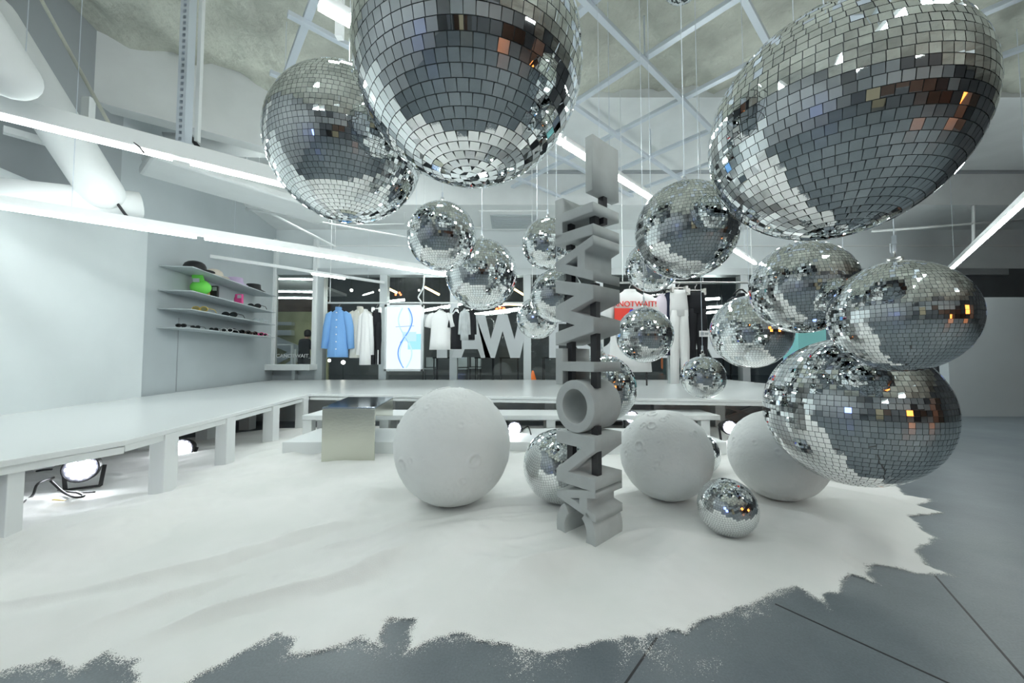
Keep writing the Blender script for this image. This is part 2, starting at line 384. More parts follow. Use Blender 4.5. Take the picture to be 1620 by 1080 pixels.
# ------------------------------------------------------------------ mirror balls
def mirror_ball_meshes(radius, n, seed, jitter=.012):
    """rows of small square mirrors glued round a sphere; every tile a flat raised plate"""
    rg = random.Random(seed); V = []; Fc = []; rows = n//2; s = 2*PI*radius/n; off = rg.random()
    for k in range(rows):
        th = -PI/2+(k+.5)*PI/rows; c = max(1, int(round(n*math.cos(th))))
        if c < 4: c = 3
        ph0 = rg.random()*6.28
        row_tilt = rg.uniform(-1, 1)*jitter*.5
        for i in range(c):
            ph = ph0+2*PI*i/c
            N = Vector((math.cos(th)*math.cos(ph), math.cos(th)*math.sin(ph), math.sin(th)))
            U = Vector((-math.sin(ph), math.cos(ph), 0)); W = N.cross(U)
            j = jitter*(2.5 if rg.random() < .14 else 1)
            N2 = (N+U*rg.uniform(-j, j)+W*(rg.uniform(-j, j)+row_tilt)).normalized()
            U2 = (U-N2*U.dot(N2)).normalized(); W2 = N2.cross(U2)
            wd = min(s, 2*PI*radius*math.cos(th)/c)*.465; ht = s*.465
            p = N*(radius); o = len(V)
            for a, b in ((-1, -1), (1, -1), (1, 1), (-1, 1)): V.append(tuple(p+U2*(a*wd)+W2*(b*ht)))
            for a, b in ((-1, -1), (1, -1), (1, 1), (-1, 1)): V.append(tuple(p*.985+U2*(a*wd)+W2*(b*ht)))
            Fc.append((o, o+1, o+2, o+3))
            for q in range(4): Fc.append((o+q, o+4+q, o+4+(q+1) % 4, o+(q+1) % 4))
    return V, Fc
def solve_ball(x0, x1, y0, y1, Rr, r=None):
    an = lambda v: math.atan(v/F)
    def full(lo, hi):
        s1, c1, s2, c2 = math.sin(an(lo)), math.cos(an(lo)), math.sin(an(hi)), math.cos(an(hi))
        return (s2*c1-s1*c2)/(c1+c2)
    X = (None if x0 is None else x0-810, None if x1 is None else x1-810); Yv = (None if y1 is None else 540-y1, None if y0 is None else 540-y0)
    rs = [full(*p) for p in (X, Yv) if None not in p]
    if r is None: r = sum(rs)/len(rs)
    def cen(p):
        v = []
        if p[0] is not None: a = an(p[0]); v.append((r+math.sin(a))/math.cos(a))
        if p[1] is not None: a = an(p[1]); v.append((math.sin(a)-r)/math.cos(a))
        return sum(v)/len(v)
    cx, cy = cen(X), cen(Yv); cz = Rr/r; c, s = math.cos(PITCH), math.sin(PITCH)
    return Vector((cx*cz, cz*c-cy*cz*s, H+cz*s+cy*cz*c)), r
def mirror_ball(loc, Rr, n, label, group, seed, tilt=(0, 0), hang=True, jit=.012):
    t = thing('mirror_ball', label, 'disco ball', loc, 0, group); t.rotation_euler = (tilt[0], tilt[1], 0)
    V, Fc = mirror_ball_meshes(Rr, n, seed, jit); mb = MB(); mb.v = V; mb.f = Fc; mb.m = [0]*len(Fc)
    me = bpy.data.meshes.new('mirror_tiles'); me.from_pydata(V, [], Fc); me.materials.append(M['mirror'])
    o = bpy.data.objects.new('mirror_tiles', me); COL.objects.link(o); o.parent = t
    cr = MB(); rings = [[(Rr*.984*math.cos(th)*math.cos(2*PI*k/48), Rr*.984*math.cos(th)*math.sin(2*PI*k/48), Rr*.984*math.sin(th)) for k in range(48)] for th in [-PI/2*.98+PI*.98*i/24 for i in range(25)]]
    cr.loft(rings); cr.build('core', 'grout', t, smooth=True)
    if hang:
        h = MB(); zz = Rr
        h.tube([(0, 0, zz-.01), (0, 0, zz+.012)], min(.022, Rr*.12), 14)
        pts = [(.011*math.cos(a), 0, zz+.024+.012*math.sin(a)) for a in [-PI/2+2*PI*k/12 for k in range(13)]]
        h.tube(pts, .0022, 6); h.build('hook', 'steel', t, smooth=True)
        h = MB(); h.tube([(0, 0, zz+.03), (0, 0, zz+.06)], .005, 8)
        h.tube([(0, 0, zz+.03), (0, 0, ZC-.03-loc[2])], .0016, 6); h.build('cable', 'galv', t)
    return t
HG = 'mirror balls hung from the ceiling'; GG = 'mirror balls lying in the sand'
balls = [ # bbox in the photograph, radius, tiles round the equator, label
 ((553, 922, None, 298), .40, 74, 'huge disco ball hanging at top centre, cut off by the upper frame edge', 1),
 ((415, 665, 87, 357), .36, 96, 'large disco ball hanging left of and behind the huge top-centre one', 2),
 ((1120, 1588, None, 381), .30, 80, 'huge disco ball hanging at top right, the widest of all', 3),
 ((645, 752, 315, 430), .19, 84, 'disco ball hanging just below the gap between the two big left ones', 4),
 ((704, 819, 377, 490), .26, 92, 'disco ball above the big grey window letters, touching a ball at its upper left', 5),
 ((826, None, 343, 427), .165, 88, 'disco ball half hidden behind the top T of the letter column', 6),
 ((839, None, 425, 510), .14, 84, 'disco ball behind the upper W of the letter column, upper of two overlapping there', 7),
 ((817, None, 470, 536), .16, 80, 'smallest disco ball left of the letter column, low beside the W', 8),
 ((1007, 1170, 280, 445), .20, 92, 'disco ball hanging left of and below the huge right one', 9),
 ((989, None, 380, 462), .15, 80, 'disco ball peeking out below left of the one under the huge right ball', 10),
 ((974, 1067, 487, 573), .15, 84, 'disco ball in front of the white printed tee', 11),
 ((1076, 1150, 563, 630), .12, 76, 'small lowest hanging disco ball in front of the back platform edge, under the trousers', 12),
 ((1122, None, 467, 582), .24, 92, 'round disco ball right of the black trousers, partly behind a bigger one', 13),
 ((1184, 1368, 380, 527), .20, 88, 'disco ball directly beneath the huge right one', 14),
 ((1305, 1562, 411, 588), .19, 88, 'oval looking disco ball at right with a visible clip and looped wire on top', 15),
 ((1206, 1522, None, 771), .32, 92, 'big low disco ball at right in front of the rightmost moon', 16),
 ((1045, 1120, None, 10), .15, 64, 'disco ball showing only its bottom rim at the top frame edge', 17),
 ((None, 1008, 560, 668), .19, 88, 'disco ball right behind the O of the letter column', 18),
]
for bb, Rr, n, lab, sd in balls:
    p, r = solve_ball(*bb, Rr)
    b = mirror_ball(p, Rr, n, lab, HG, sd, jit={1: .012, 2: .016, 3: .013, 15: .016, 16: .016}.get(sd, .019))
    b.rotation_euler = (0, 0, R.random()*6)
    if sd == 15:
        k = MB(); k.tube([(.05+.035*math.cos(a), 0, Rr+.035+.028*math.sin(a)) for a in [PI*.9+k_*PI*1.7/14*-1 for k_ in range(15)]], .001, 5)
        k.tube([(.03+.045*math.cos(a), .01, Rr+.03+.04*math.sin(a)) for a in [PI-k_*PI*.95/14 for k_ in range(15)]], .001, 5)
        k.box(-.008, .008, -.006, .006, Rr+.06, Rr+.09); k.build('wire_clip', 'galv', b)
ZS = .035
def grounded(bb, zs_=ZS):
    p, r = solve_ball(*bb, 1.0); # direction at radius one
    cz = 1/r; d_ = (p-Vector((0, 0, H)))/cz
    k = (zs_-H)/(d_.z-r); return Vector((0, 0, H))+d_*k, r*k
for bb, n, lab, sd in [((828, None, 678, 798), 92, 'disco ball in the sand behind the foot of the letter column', 21),
                       ((1103, 1202, 755, 851), 76, 'small disco ball in the sand in front of the middle and right moons', 22),
                       ((None, 1141, 684, 752), 76, 'disco ball in the sand, almost hidden behind the middle moon', 23)]:
    p, rr = grounded(bb, .025); b = mirror_ball(p, rr, n, lab, GG, sd, tilt=(.5, -.5), hang=False, jit=.02)

# ------------------------------------------------------------------ moons
def moon(bb, lab, seed, spin):
    p, rr = grounded(bb, .022); rg = random.Random(seed)
    cr = []
    for i in range(80):
        v = Vector((rg.gauss(0, 1), rg.gauss(0, 1), rg.gauss(0, 1)+.35)).normalized(); cr.append((v, rg.choice([.02, .025, .03, .04, .05, .06, .09])))
        if v.z < -.45: cr.pop()
    me = bpy.data.meshes.new('moon_globe'); nU, nV = 260, 150; V = []; Fc = []
    V.append((0, 0, -rr))
    for j in range(1, nV):
        th = -PI/2+PI*j/nV
        for i in range(nU):
            ph = 2*PI*i/nU; N = Vector((math.cos(th)*math.cos(ph), math.cos(th)*math.sin(ph), math.sin(th)))
            h = noise.noise(N*5+Vector((seed, 0, 0)))*.008+noise.noise(N*22)*.0025+max(0, noise.noise(N*3.2+Vector((0, seed, 0))))*noise.noise(N*40)*.022
            for c, q in cr:
                d_ = N.dot(c)
                if d_ > math.cos(q*1.7):
                    a = math.acos(min(1, d_))/q
                    a *= 1+.12*noise.noise(N*30)
                    h += q*(.30*math.exp(-((a-1)/.2)**2)-(.16*(1-a*a) if a < 1 else 0))
            V.append(tuple(N*(rr*(1+h*1.0))))
    V.append((0, 0, rr))
    for i in range(nU): Fc.append((0, 1+(i+1) % nU, 1+i))
    for j in range(nV-2):
        for i in range(nU): a = 1+j*nU; Fc.append((a+i, a+(i+1) % nU, a+nU+(i+1) % nU, a+nU+i))
    a = 1+(nV-2)*nU
    for i in range(nU): Fc.append((a+i, a+(i+1) % nU, len(V)-1))
    me.from_pydata(V, [], Fc); me.polygons.foreach_set('use_smooth', [True]*len(Fc)); me.materials.append(M['plaster'])
    o = bpy.data.objects.new('moon_globe', me); COL.objects.link(o); o.location = p; o.rotation_euler = spin
    return tag(o, lab, 'moon sculpture', 'white moon globes on the sand')
moon((623, 806, 612, 803), 'largest white cratered moon globe, standing left of the letter column', 3, (.1, .2, 1.2))
moon((984, 1127, 645, 797), 'white cratered moon globe just right of the letter column', 11, (.3, .1, 4))
moon((1150, 1320, None, 793), 'white cratered moon globe at right, half covered by the big low disco ball', 19, (.2, .3, 2.2))

# ------------------------------------------------------------------ letter column
D1 = Vector((math.sin(math.radians(48.3)), math.cos(math.radians(48.3)), 0)); D2 = Vector((-D1.y, D1.x, 0))
Y0 = onz(944, 868, .03).y; P0 = at(940, 575, Y0); P0.z = 0
Yl = Y0+.225*D2.y
zn = lambda y: at(940, y, Y0).z
zl = lambda y: at(880, y, Yl).z
sg = thing('letter_sign', 'tall column of stacked grey block letters spelling CANOTWAIT_ upward out of the sand', 'sign', (P0.x, P0.y, 0))
WD, DP = .225, .212
def letter(outl, z0, u0=0.0, name='letter', dp=DP, s0=0):
    # letter x -> up, letter y -> away from the baseline edge, face looks back along D1
    m = axes(Vector((0, 0, z0))+D2*u0+D1*(s0+dp/2), Vector((0, 0, 1)), D2, -D1)
    return curve_mesh(name, outl, dp, 'concrete_letter', sg, .004, m)
def span(z1, z0, fn, t): return fn(z1-z0, WD, t)
letter([[(x, y*1.0) for x, y in L_C(.26, WD, .05, 35)[0] if True]], -.062)
# cut the C at the floor: it stands in the sand
c_obj = [o for o in sg.children][-1]
bm = bmesh.new(); bm.from_mesh(c_obj.data)
bmesh.ops.bisect_plane(bm, geom=bm.verts[:]+bm.edges[:]+bm.faces[:], plane_co=(0, 0, .004), plane_no=(0, 0, -1), clear_outer=True)
bm.to_mesh(c_obj.data); bm.free()
letter(span(.276, .135, L_A, .036), .135)
letter(span(zn(692), zn(780), L_N, .058), zn(780))
rO = zn(601)-zn(688)+.012
letter(L_O(.24, WD, .042), zn(692)+.004)
letter(span(.893, .722, L_T, .045), .722)
letter(span(zl(443), zl(546), L_W, .062), zl(546))
letter(span(zn(371), zn(444), L_A, .045), zn(444))
letter(L_I(.052, WD, .05), zn(371)+.0)
letter(span(zl(318), zl(380), L_T, .048), zl(380)+.002)
# underscore: a slab set at the baseline edge
letter([[(0, 0), (zn(208)-zn(297), 0), (zn(208)-zn(297), .04), (0, .04)]], zn(300), 0)
mb = MB()
def post(u, s_, z0, z1, wd=.032):
    c = D2*u+D1*s_; pts = [c+D2*a*wd/2+D1*b*wd/2 for a, b in ((-1, -1), (1, -1), (1, 1), (-1, 1))]
    m_ = MB(); m_.prism(pts, z0, z1); m_.build('post', 'black_metal', sg)
zO = zn(692)+.004+.12
for za, zb_ in ((zn(780), zO-.085), (zO+.085, zn(444)), (zn(372), zn(335))): post(.035, .06, za, zb_)
for za, zb_ in ((.26, zO-.10), (zO+.10, zn(452)), (zn(445), zn(405)), (zn(380), zn(335))): post(.172, .055, za, zb_)
post(.02, .105, zn(345), zn(290), .03)

# ------------------------------------------------------------------ platforms, steps and steel bench
ZP = .405
def slab(parent, pts, z0, z1, name='top', m='white_gloss', bevel=.004):
    o = MB(); o.prism([(p.x, p.y) for p in pts], z0, z1); return o.build(name, m, parent, bevel=bevel)
c0 = onz(490, 623, ZP); c1 = onz(198, 696, ZP); c2 = onz(0, 729, ZP); d_ = (c2-c1); c3 = c2+d_*.5
bk = lambda y: Vector((WL(y)+.07, y, ZP))
pl = thing('platform', 'long white runway platform with kinked front edge along the left wall', 'platform', (0, 0, 0))
pts = [c0, c1, c2, c3, Vector((WL(1.6)+.07, c3.y-.1, 0)), bk(BY-.08), Vector((c0.x, BY-.08, 0))]
slab(pl, pts, ZP-.03, ZP)
inn = [Vector((p.x-.01, p.y+.01, 0)) for p in (c0, c1, c2, c3)]
fa = MB()
for a, b in ((c0, c1), (c1, c2), (c2, c3)): fa.bar(Vector((a.x-.02, a.y+.01, ZP-.055)), Vector((b.x-.02, b.y+.01, ZP-.0475)), .02, .035)
fa.build('fascia', 'white', pl)
def leg(px, py, wd=.1, z=ZP-.03, parent=None, dx=0, dy=0):
    g = onz(px, py, .035); o = MB(); o.box(g.x-wd/2+dx, g.x+wd/2+dx, g.y+dy, g.y+wd+dy, .0, z); return o.build('leg', 'white', parent, bevel=.003)
def edge_leg(px, wd, back=0.0):
    # a post just behind the front edge of the platform
    g = onz(px, 700, 0); k = g.x/g.y
    for a, b in ((c0, c1), (c1, c2), (c2, c3)):
        den = (b.x-a.x)-k*(b.y-a.y)
        t = (k*a.y-a.x)/den if abs(den) > 1e-9 else -1
        if 0 <= t <= 1: break
    p = a.lerp(b, min(max(t, 0), 1)); y = p.y+.03+back; x = k*y
    if back == 0: x -= wd*.25
    o = MB(); o.box(x-wd/2, x+wd/2, y, y+wd, 0, ZP-.03); return o.build('leg', 'white', pl, bevel=.003)
for px_, w_ in ((255, .095), (354, .09), (427, .10), (476, .10), (10, .06)): edge_leg(px_, w_)
for px_, w_, bk_ in ((40, .13, 1.0), (318, .12, 1.1), (385, .12, 1.2), (210, .1, 1.1)): edge_leg(px_, w_, bk_)
o = MB(); o.box(-3.9, 4.4, 5.0, 5.06, 0, ZP-.03); o.build('back_board', 'white', pl)
bp_ = thing('platform', 'white runway platform crossing in front of the shop windows', 'platform')
cR = onz(1500, 636, ZP)
slab(bp_, [c0, cR, Vector((cR.x, BY-.08, 0)), Vector((c0.x, BY-.08, 0))], ZP-.03, ZP)
fa = MB(); fa.bar(Vector((c0.x, c0.y+.02, ZP-.055)), Vector((cR.x, cR.y+.02, ZP-.0475)), .02, .035); fa.build('fascia', 'white', bp_)
for px in (612, 870, 1043, 1140, 1250): leg(px, 672, .12, parent=bp_)
st = thing('step', 'upper white step board on legs in front of the back platform', 'step')
y2 = onz(600, 657, .262).y; xl = at(478, 657, y2).x; xr = at(1140, 657, y2).x
o = MB(); o.box(xl, xr, y2, y2+.42, .215, .262); o.build('tread', 'white', st, bevel=.003)
for px in (484, 606, 740, 872, 1010, 1118):
    xx = at(px, 680, y2).x; o = MB(); o.box(xx-.045, xx+.045, y2+.02, y2+.1, 0, .215); o.build('leg', 'white', st)
    o = MB(); o.box(xx-.045, xx+.045, y2+.3, y2+.4, 0, .215); o.build('leg', 'white', st)
y1 = onz(470, 699, .14).y
o = MB(); xl = at(446, 710, y1).x; xr = at(1150, 710, y1).x; o.box(xl, xr, y1, y2-.03, 0.0, .14)
tag(o.build('step', 'white', bevel=.004), 'lowest white box step lying on the sand', 'step')
# crossed struts under the platform at far right
o = MB(); 
for px0, py0, px1, py1 in ((1140, 640, 1200, 662), (1140, 662, 1200, 640)): o.bar(at(px0, py0, 4.9), at(px1, py1, 4.9), .04, .03)
o.build('cross_brace', 'alu', bp_)

fl = onz(508, 731, .03); fY = fl.y; fr_ = at(592, 730, fY).x; zt_ = at(550, 644, fY).z
bY = onz(585, 627.5, zt_).y; bl = at(551, 627, bY).x; br = at(622, 627, bY).x
sb = thing('steel_bench', 'brushed and polished stainless steel box bench standing over the steps', 'bench', (0, 0, 0))
o = MB(); o.box(fl.x, fr_, fY, fY+.012, 0, zt_-.012); o.build('front_panel', 'brushed', sb, bevel=.002)
o = MB(); o.prism([(fl.x, fY), (fr_, fY), (br, bY), (bl, bY)], zt_-.012, zt_); o.build('top_panel', 'top_steel', sb, bevel=.002)
zq = at(622, 657, bY).z
o = MB(); o.add([(fr_, fY+.012, zt_-.012), (br, bY, zt_-.012), (br, bY, zq), (fr_, fY+.012, zt_-.06), (fr_-.008, fY+.012, zt_-.012), (br-.008, bY, zt_-.012), (br-.008, bY, zq), (fr_-.008, fY+.012, zt_-.06)],
                [(0, 1, 2, 3), (7, 6, 5, 4), (0, 4, 5, 1), (1, 5, 6, 2), (2, 6, 7, 3), (3, 7, 4, 0)]); o.build('side_apron', 'brushed', sb)
o = MB(); o.box(bl, br, bY-.012, bY, zq, zt_-.012); o.build('back_panel', 'brushed', sb)

# ------------------------------------------------------------------ sand
px_poly = [(-420, 1100), (-160, 1085), (0, 1064), (60, 1058), (120, 1062), (148, 1046), (168, 1038), (200, 1050), (206, 1100), (270, 1100), (330, 1064), (380, 1036), (438, 1006), (456, 1016), (450, 1038), (490, 1041),
 (530, 1030), (562, 1016), (590, 1028), (612, 1031), (606, 1008), (622, 985), (648, 984), (652, 1008), (648, 1030), (690, 1014), (730, 1009), (760, 1021), (810, 1028), (870, 1038), (930, 1026), (960, 1018), (1010, 1008), (1040, 997), (1082, 1006), (1110, 990),
 (1160, 967), (1200, 955), (1232, 934), (1262, 931), (1290, 945), (1312, 958), (1303, 941), (1330, 937), (1337, 918), (1352, 912), (1397, 928), (1368, 906), (1372, 896), (1402, 895), (1440, 905),
 (1510, 911), (1468, 894), (1452, 872), (1482, 851), (1462, 840), (1442, 818), (1496, 812), (1455, 801), (1475, 790), (1436, 785), (1420, 770), (1385, 748), (1345, 715), (1300, 692), (1180, 676),
 (1000, 672), (800, 674), (600, 674), (440, 678), (330, 690), (200, 700), (60, 745), (-60, 770), (-300, 830)]
poly = np.array([[onz(x, min(y, 1100), 0).x, onz(x, min(y, 1100), 0).y] for x, y in px_poly])
gx = np.arange(-4.3, 3.9, .0125); gy = [.78]
while gy[-1] < 4.6: gy.append(gy[-1]+.0052*gy[-1])
gy = np.array(gy); GX, GY = np.meshgrid(gx, gy)
# pull the grid into a fan so that near rows are as fine as they need to be
sc = .32+GY*.19; GXf = GX*np.minimum(1, sc+.0)
P = np.stack([GX.ravel(), GY.ravel()], 1)
inside = np.zeros(len(P), bool); dist = np.full(len(P), 9.0)
for i in range(len(poly)):
    a, b = poly[i], poly[(i+1) % len(poly)]
    cond = ((a[1] > P[:, 1]) != (b[1] > P[:, 1])); xx = a[0]+(P[:, 1]-a[1])*(b[0]-a[0])/((b[1]-a[1]) if abs(b[1]-a[1]) > 1e-9 else 1e-9)
    inside ^= cond & (P[:, 0] < xx)
    ab = b-a; t = np.clip(((P-a)@ab)/(ab@ab+1e-12), 0, 1); q = P-a-t[:, None]*ab; dist = np.minimum(dist, np.sqrt((q**2).sum(1)))
sd = np.where(inside, dist, -dist)
def vnoise(x, y, seed):
    rs = np.random.RandomState(seed); T = rs.rand(256, 256); xi = np.floor(x).astype(int); yi = np.floor(y).astype(int); fx = x-xi; fy = y-yi
    fx = fx*fx*(3-2*fx); fy = fy*fy*(3-2*fy); g = lambda a, b: T[a % 256, b % 256]
    return (g(xi, yi)*(1-fx)+g(xi+1, yi)*fx)*(1-fy)+(g(xi, yi+1)*(1-fx)+g(xi+1, yi+1)*fx)*fy-.5
X_, Y_ = P[:, 0], P[:, 1]
ca, sa = math.cos(.55), math.sin(.55); U_ = X_*ca+Y_*sa; W_ = -X_*sa+Y_*ca
wob = vnoise(X_*1.3, Y_*1.3, 5)*1.6
rel = vnoise(U_*1.1, W_*2.6+wob, 1)*.060+vnoise(U_*2.2+9, W_*5.5+wob*2, 2)*.028+np.abs(vnoise(U_*3.0, W_*8+wob*3, 3))*-.022+vnoise(U_*6, W_*13+wob*2, 4)*.010+vnoise(X_*9, Y_*9, 4)*.006+vnoise(X_*26, Y_*26, 8)*.0028
near = np.clip(1.25-(Y_-1.0)*.35, .35, 1.2)
ridge = 1-np.abs(vnoise(U_*1.6+3, W_*3.4+wob*1.5, 11))*4; rel = (rel*1.7*near+np.clip(ridge, 0, 1)**2*.034*near)
edge_k = np.where(X_ > .75, .3, 1.0)
edge_n = (vnoise(X_*7, Y_*7, 6)*.03+vnoise(X_*22, Y_*22, 7)*.014)*edge_k+vnoise(X_*50, Y_*50, 9)*.008
s = np.clip((sd+edge_n+.005)/.30, 0, 1)
hgt = .034*(1-(1-s)**2.2)+rel*np.clip((sd)/.35, 0, 1)
# the sand is level and slightly dished where heavy things stand on it
for (bx, by, br_, z) in ((-.33, 2.13, .30, .028), (.89, 2.19, .26, .028), (1.54, 2.19, .28, .028), (.27, 2.14, .26, .03), (.99, 1.75, .16, .03), (.38, 1.72, .24, .035), (1.3, 2.63, .2, .03)):
    k = np.exp(-(((X_-bx)**2+(Y_-by)**2)/br_**2)*1.4); hgt = hgt*(1-k)+z*k
hgt = np.where(s > 0, np.maximum(hgt, .0012), .0012)
cover = np.clip((sd+edge_n*1.0+.012)/.03, 0, 1)
dw = .02+.16*np.clip(1-np.abs(X_-.35)/.75, 0, 1)+.03*(Y_ < 1.3)
dust = np.clip(1-(-sd)/dw, 0, 1)*.42
cover = np.where(cover > 0, np.maximum(cover, dust), dust)
ny_, nx_ = GX.shape; idx = np.arange(ny_*nx_).reshape(ny_, nx_)
quads = np.stack([idx[:-1, :-1], idx[:-1, 1:], idx[1:, 1:], idx[1:, :-1]], -1).reshape(-1, 4)
quads = quads[(cover[quads].max(1) > .02)]
used = np.unique(quads); remap = np.full(ny_*nx_, -1); remap[used] = np.arange(len(used))
me = bpy.data.meshes.new('sand'); vv = np.stack([X_, Y_, hgt], 1)[used]
me.from_pydata(vv.tolist(), [], remap[quads].tolist()); me.polygons.foreach_set('use_smooth', [True]*len(me.polygons))
at_ = me.attributes.new('cover', 'FLOAT', 'POINT'); at_.data.foreach_set('value', cover[used].astype(np.float32))
me.materials.append(M['sand']); o = bpy.data.objects.new('sand', me); COL.objects.link(o)
tag(o, 'spread of fine white sand drifting over the grey concrete floor', 'sand', kind='stuff')

# ------------------------------------------------------------------ LED tubes on white channels
LT = 'tube lights'
def tube_light(a, b, label, lit=((0, 1),), ch=.03, group=LT, wires=True, hh=.045, tm='tube'):
    a, b = Vector(a), Vector(b); mid = (a+b)/2
    t = thing('tube_light', label, 'light', mid, 0, group); A, Bv = a-mid, b-mid
    o = MB(); o.bar(A+Vector((0, 0, .012+hh/2)), Bv+Vector((0, 0, .012+hh/2)), ch, hh); o.build('channel', 'white', t)
    for li, (l0, l1) in enumerate(lit):
        o = MB(); o.bar(A.lerp(Bv, l0), A.lerp(Bv, l1), .036, .026); o.build('lamp', tm if isinstance(tm, str) else tm[li], t)
    if wires:
        for f in (.12, .88):
            p = A.lerp(Bv, f); o = MB(); o.tube([p+Vector((0, 0, hh)), (p.x, p.y, (zsf if p.y+mid.y > SY else ZC if p.y+mid.y > YE else ZC-.1)-mid.z)], .0025, 5); o.build('cable', 'galv', t)
    return t
def tl(px0, px1, z, label, lit, **k): return tube_light(onz(*px0, z), onz(*px1, z), label, lit, **k)
tl((-60, 170), (492, 304), 2.4, 'tube light on wide white channel at upper left, under the perforated strut', ((0, .50), (.555, 1)), ch=.09, hh=.12, tm='tube_soft')
tl((-40, 321), (708, 435), 1.9, 'longest tube light, running from left edge past the cap shelves to the windows', ((0, .32), (.335, .60), (.605, .995)), hh=.07, tm=('tube_soft', 'tube_soft', 'tube'))
tl((505, 8), (890, 226), 2.42, 'tube light passing behind the huge top centre ball', ((0, .5), (.51, 1)))
tl((893, 228), (1195, 417), 2.42, 'tube light right of the letter column top running towards the far right ball', ((0, .48), (.49, 1)))
tl((1660, 283), (1500, 430), 2.3, 'tube light at the far right edge above the white partition', ((0, 1),), hh=.07)
tl((325, 408), (608, 450), 2.3, 'mostly unlit tube light before the dark window above the blue shirt', ((.52, .72),), hh=.05)
# further lamps of the same kind, all unseen, added to brighten the room
D1v = Vector((D1.x, D1.y, 0))
for a_, b_, lab in ((at(470, 318, 5.4), at(640, 300, 5.4), 'level tube light behind the large disco ball at upper left'), (at(1180, 320, 5.2), at(1420, 320, 5.2), 'level tube light behind the huge disco ball at top right')):
    tube_light(a_, Vector((b_.x, b_.y, a_.z)), lab, ((0, .49), (.51, 1)))  # hidden lamps, made up to light the far end of the room
for x, y, z, L, lab in ((-1.7, .2, 3.1, 2.4, 'ceiling tube light over the left of the sand, above the viewer'), (1.8, .3, 3.1, 3.0, 'ceiling tube light over the right of the sand, above the viewer'),
    (-1.2, -1.8, 3.1, 3.0, 'ceiling tube light behind the viewer on the left'), (3.6, -1.6, 3.1, 2.6, 'ceiling tube light behind the viewer on the right'),
    (-.9, -4.4, 3.1, 2.2, 'ceiling tube light far behind the viewer on the left'), (2.4, -4.2, 3.1, 2.8, 'ceiling tube light far behind the viewer in the middle'), (6.0, -4.0, 3.1, 2.8, 'ceiling tube light far behind the viewer on the right')):
    c = Vector((x, y, z)); tube_light(c-D1v*L/2, c+D1v*L/2, lab, ((0, .49), (.51, 1)))  # made-up lamps out of view, lighting the sand, ceiling and rear hall

# ------------------------------------------------------------------ steel grid, struts, ducts under the ceiling
gz = 3.6; N0 = onz(1020, 98, gz); N1 = onz(1082, 161, gz); sp = (N1-N0).length
gd = (N1-N0).normalized(); ge = Vector((-gd.y, gd.x, 0))
gr = thing('ceiling_grid', 'diagonal grid of white steel channels hung under the ceiling cloth', 'ceiling grid', (N0.x, N0.y, gz))
for i in range(-3, 4):
    o = MB(); o.bar(ge*i*sp-gd*2.6, ge*i*sp+gd*3.6, .05, .04); o.build('channel', 'galv', gr, bevel=.003)
    o = MB(); c = Vector((0, 0, .04)); o.bar(gd*(i+.0)*sp-ge*2.8+c, gd*i*sp+ge*2.8+c, .06, .04); o.build('channel', 'galv', gr, bevel=.003)
for i, j in ((0, 0), (2, 1), (-2, 1), (1, -2), (-1, 2)):
    o = MB(); q = gd*i*sp+ge*j*sp; o.tube([q, q+Vector((0, 0, ZC-gz+.02))], .008, 6); o.build('hanger_rod', 'galv', gr)
# vertical perforated strut
def strut(px, py, Y, wd, name='strut', label='', holes=True, to=ZC+.2):
    b = at(px, py, Y); t = thing(name, label, 'strut', (b.x, b.y, b.z))
    o = MB(); Lz = to-b.z; h = wd/2
    if not holes:
        o.box(-h, h, -h, h, 0, Lz); o.build('channel', 'white', t); return t
    o.box(-h, -h*.35, -h, h, 0, Lz); o.box(h*.35, h, -h, h, 0, Lz); o.box(-h, h, -h+.004, h, 0, Lz) if not holes else o.box(-h*.35, h*.35, -h*.2, h, 0, Lz)
    if holes:
        for k in range(int(Lz/.05)+1): o.box(-h*.35, h*.35, -h, -h*.6, k*.05, min(k*.05+.022, Lz))
    o.build('channel', 'galv', t)
    return t
q = onz(290, 238, 2.50)
strut(290, 240, q.y, .07, label='white perforated strut dropping from the ceiling to the upper left tube light')
strut(312, 225, q.y+.1, .03, label='thin white strut just right of the perforated one', holes=False)
strut(537, 60, 2.2, .04, label='white strut rising between the two big left disco balls', holes=False)
o = MB(); o.tube([at(60, -10, 2.9), at(175, 200, 3.0)], .014, 8); tag(o.build('tie_rod', 'insul'), 'slanting pale rod bracing the upper left tube light', 'rod')
# ducts
def duct(pts, r, lab, **k):
    o = MB(); o.tube(pts, r, 28, **k); return tag(o.build('duct', 'white_matte', smooth=True), lab, 'duct', 'white pipes under the ceiling at left')
duct([at(160, 302, 3.05), at(-20, 20, 2.5)], .145, 'fat white pipe with rounded lower end hanging diagonally below the upper left tube', round_end=True)
duct([at(14, 118, 2.2), at(-150, -130, 1.9)], .135, 'fat white rounded pipe end at the upper left corner', round_end=True)
duct([at(-4, 305, 2.7), at(222, 324, 3.3)], .11, 'horizontal white pipe above the longest tube light at left')
duct([at(262, 227, 4.3), at(420, 234, 4.9)], .12, 'white pipe far behind the perforated strut')
o = MB(); pa = [at(205, 245, 4.3), at(492, 300, 4.9), at(520, 350, 5.1), at(235, 290, 4.4)]
for a, b in zip(pa, pa[1:]+pa[:1]): pass
c_ = [Vector((p.x, p.y, 0)) for p in pa]
e0, e1 = at(228, 255, 3.7), at(520, 318, 5.2)
o.bar(e0, Vector((e1.x, e1.y, e0.z)), .6, .10); o.bar(e0+Vector((0, 0, .1)), Vector((e1.x, e1.y, e0.z+.1)), .4, .10)
tag(o.build('duct', 'white_matte', bevel=.03), 'flat stepped white duct running behind the upper left tube light', 'duct', 'white pipes under the ceiling at left')
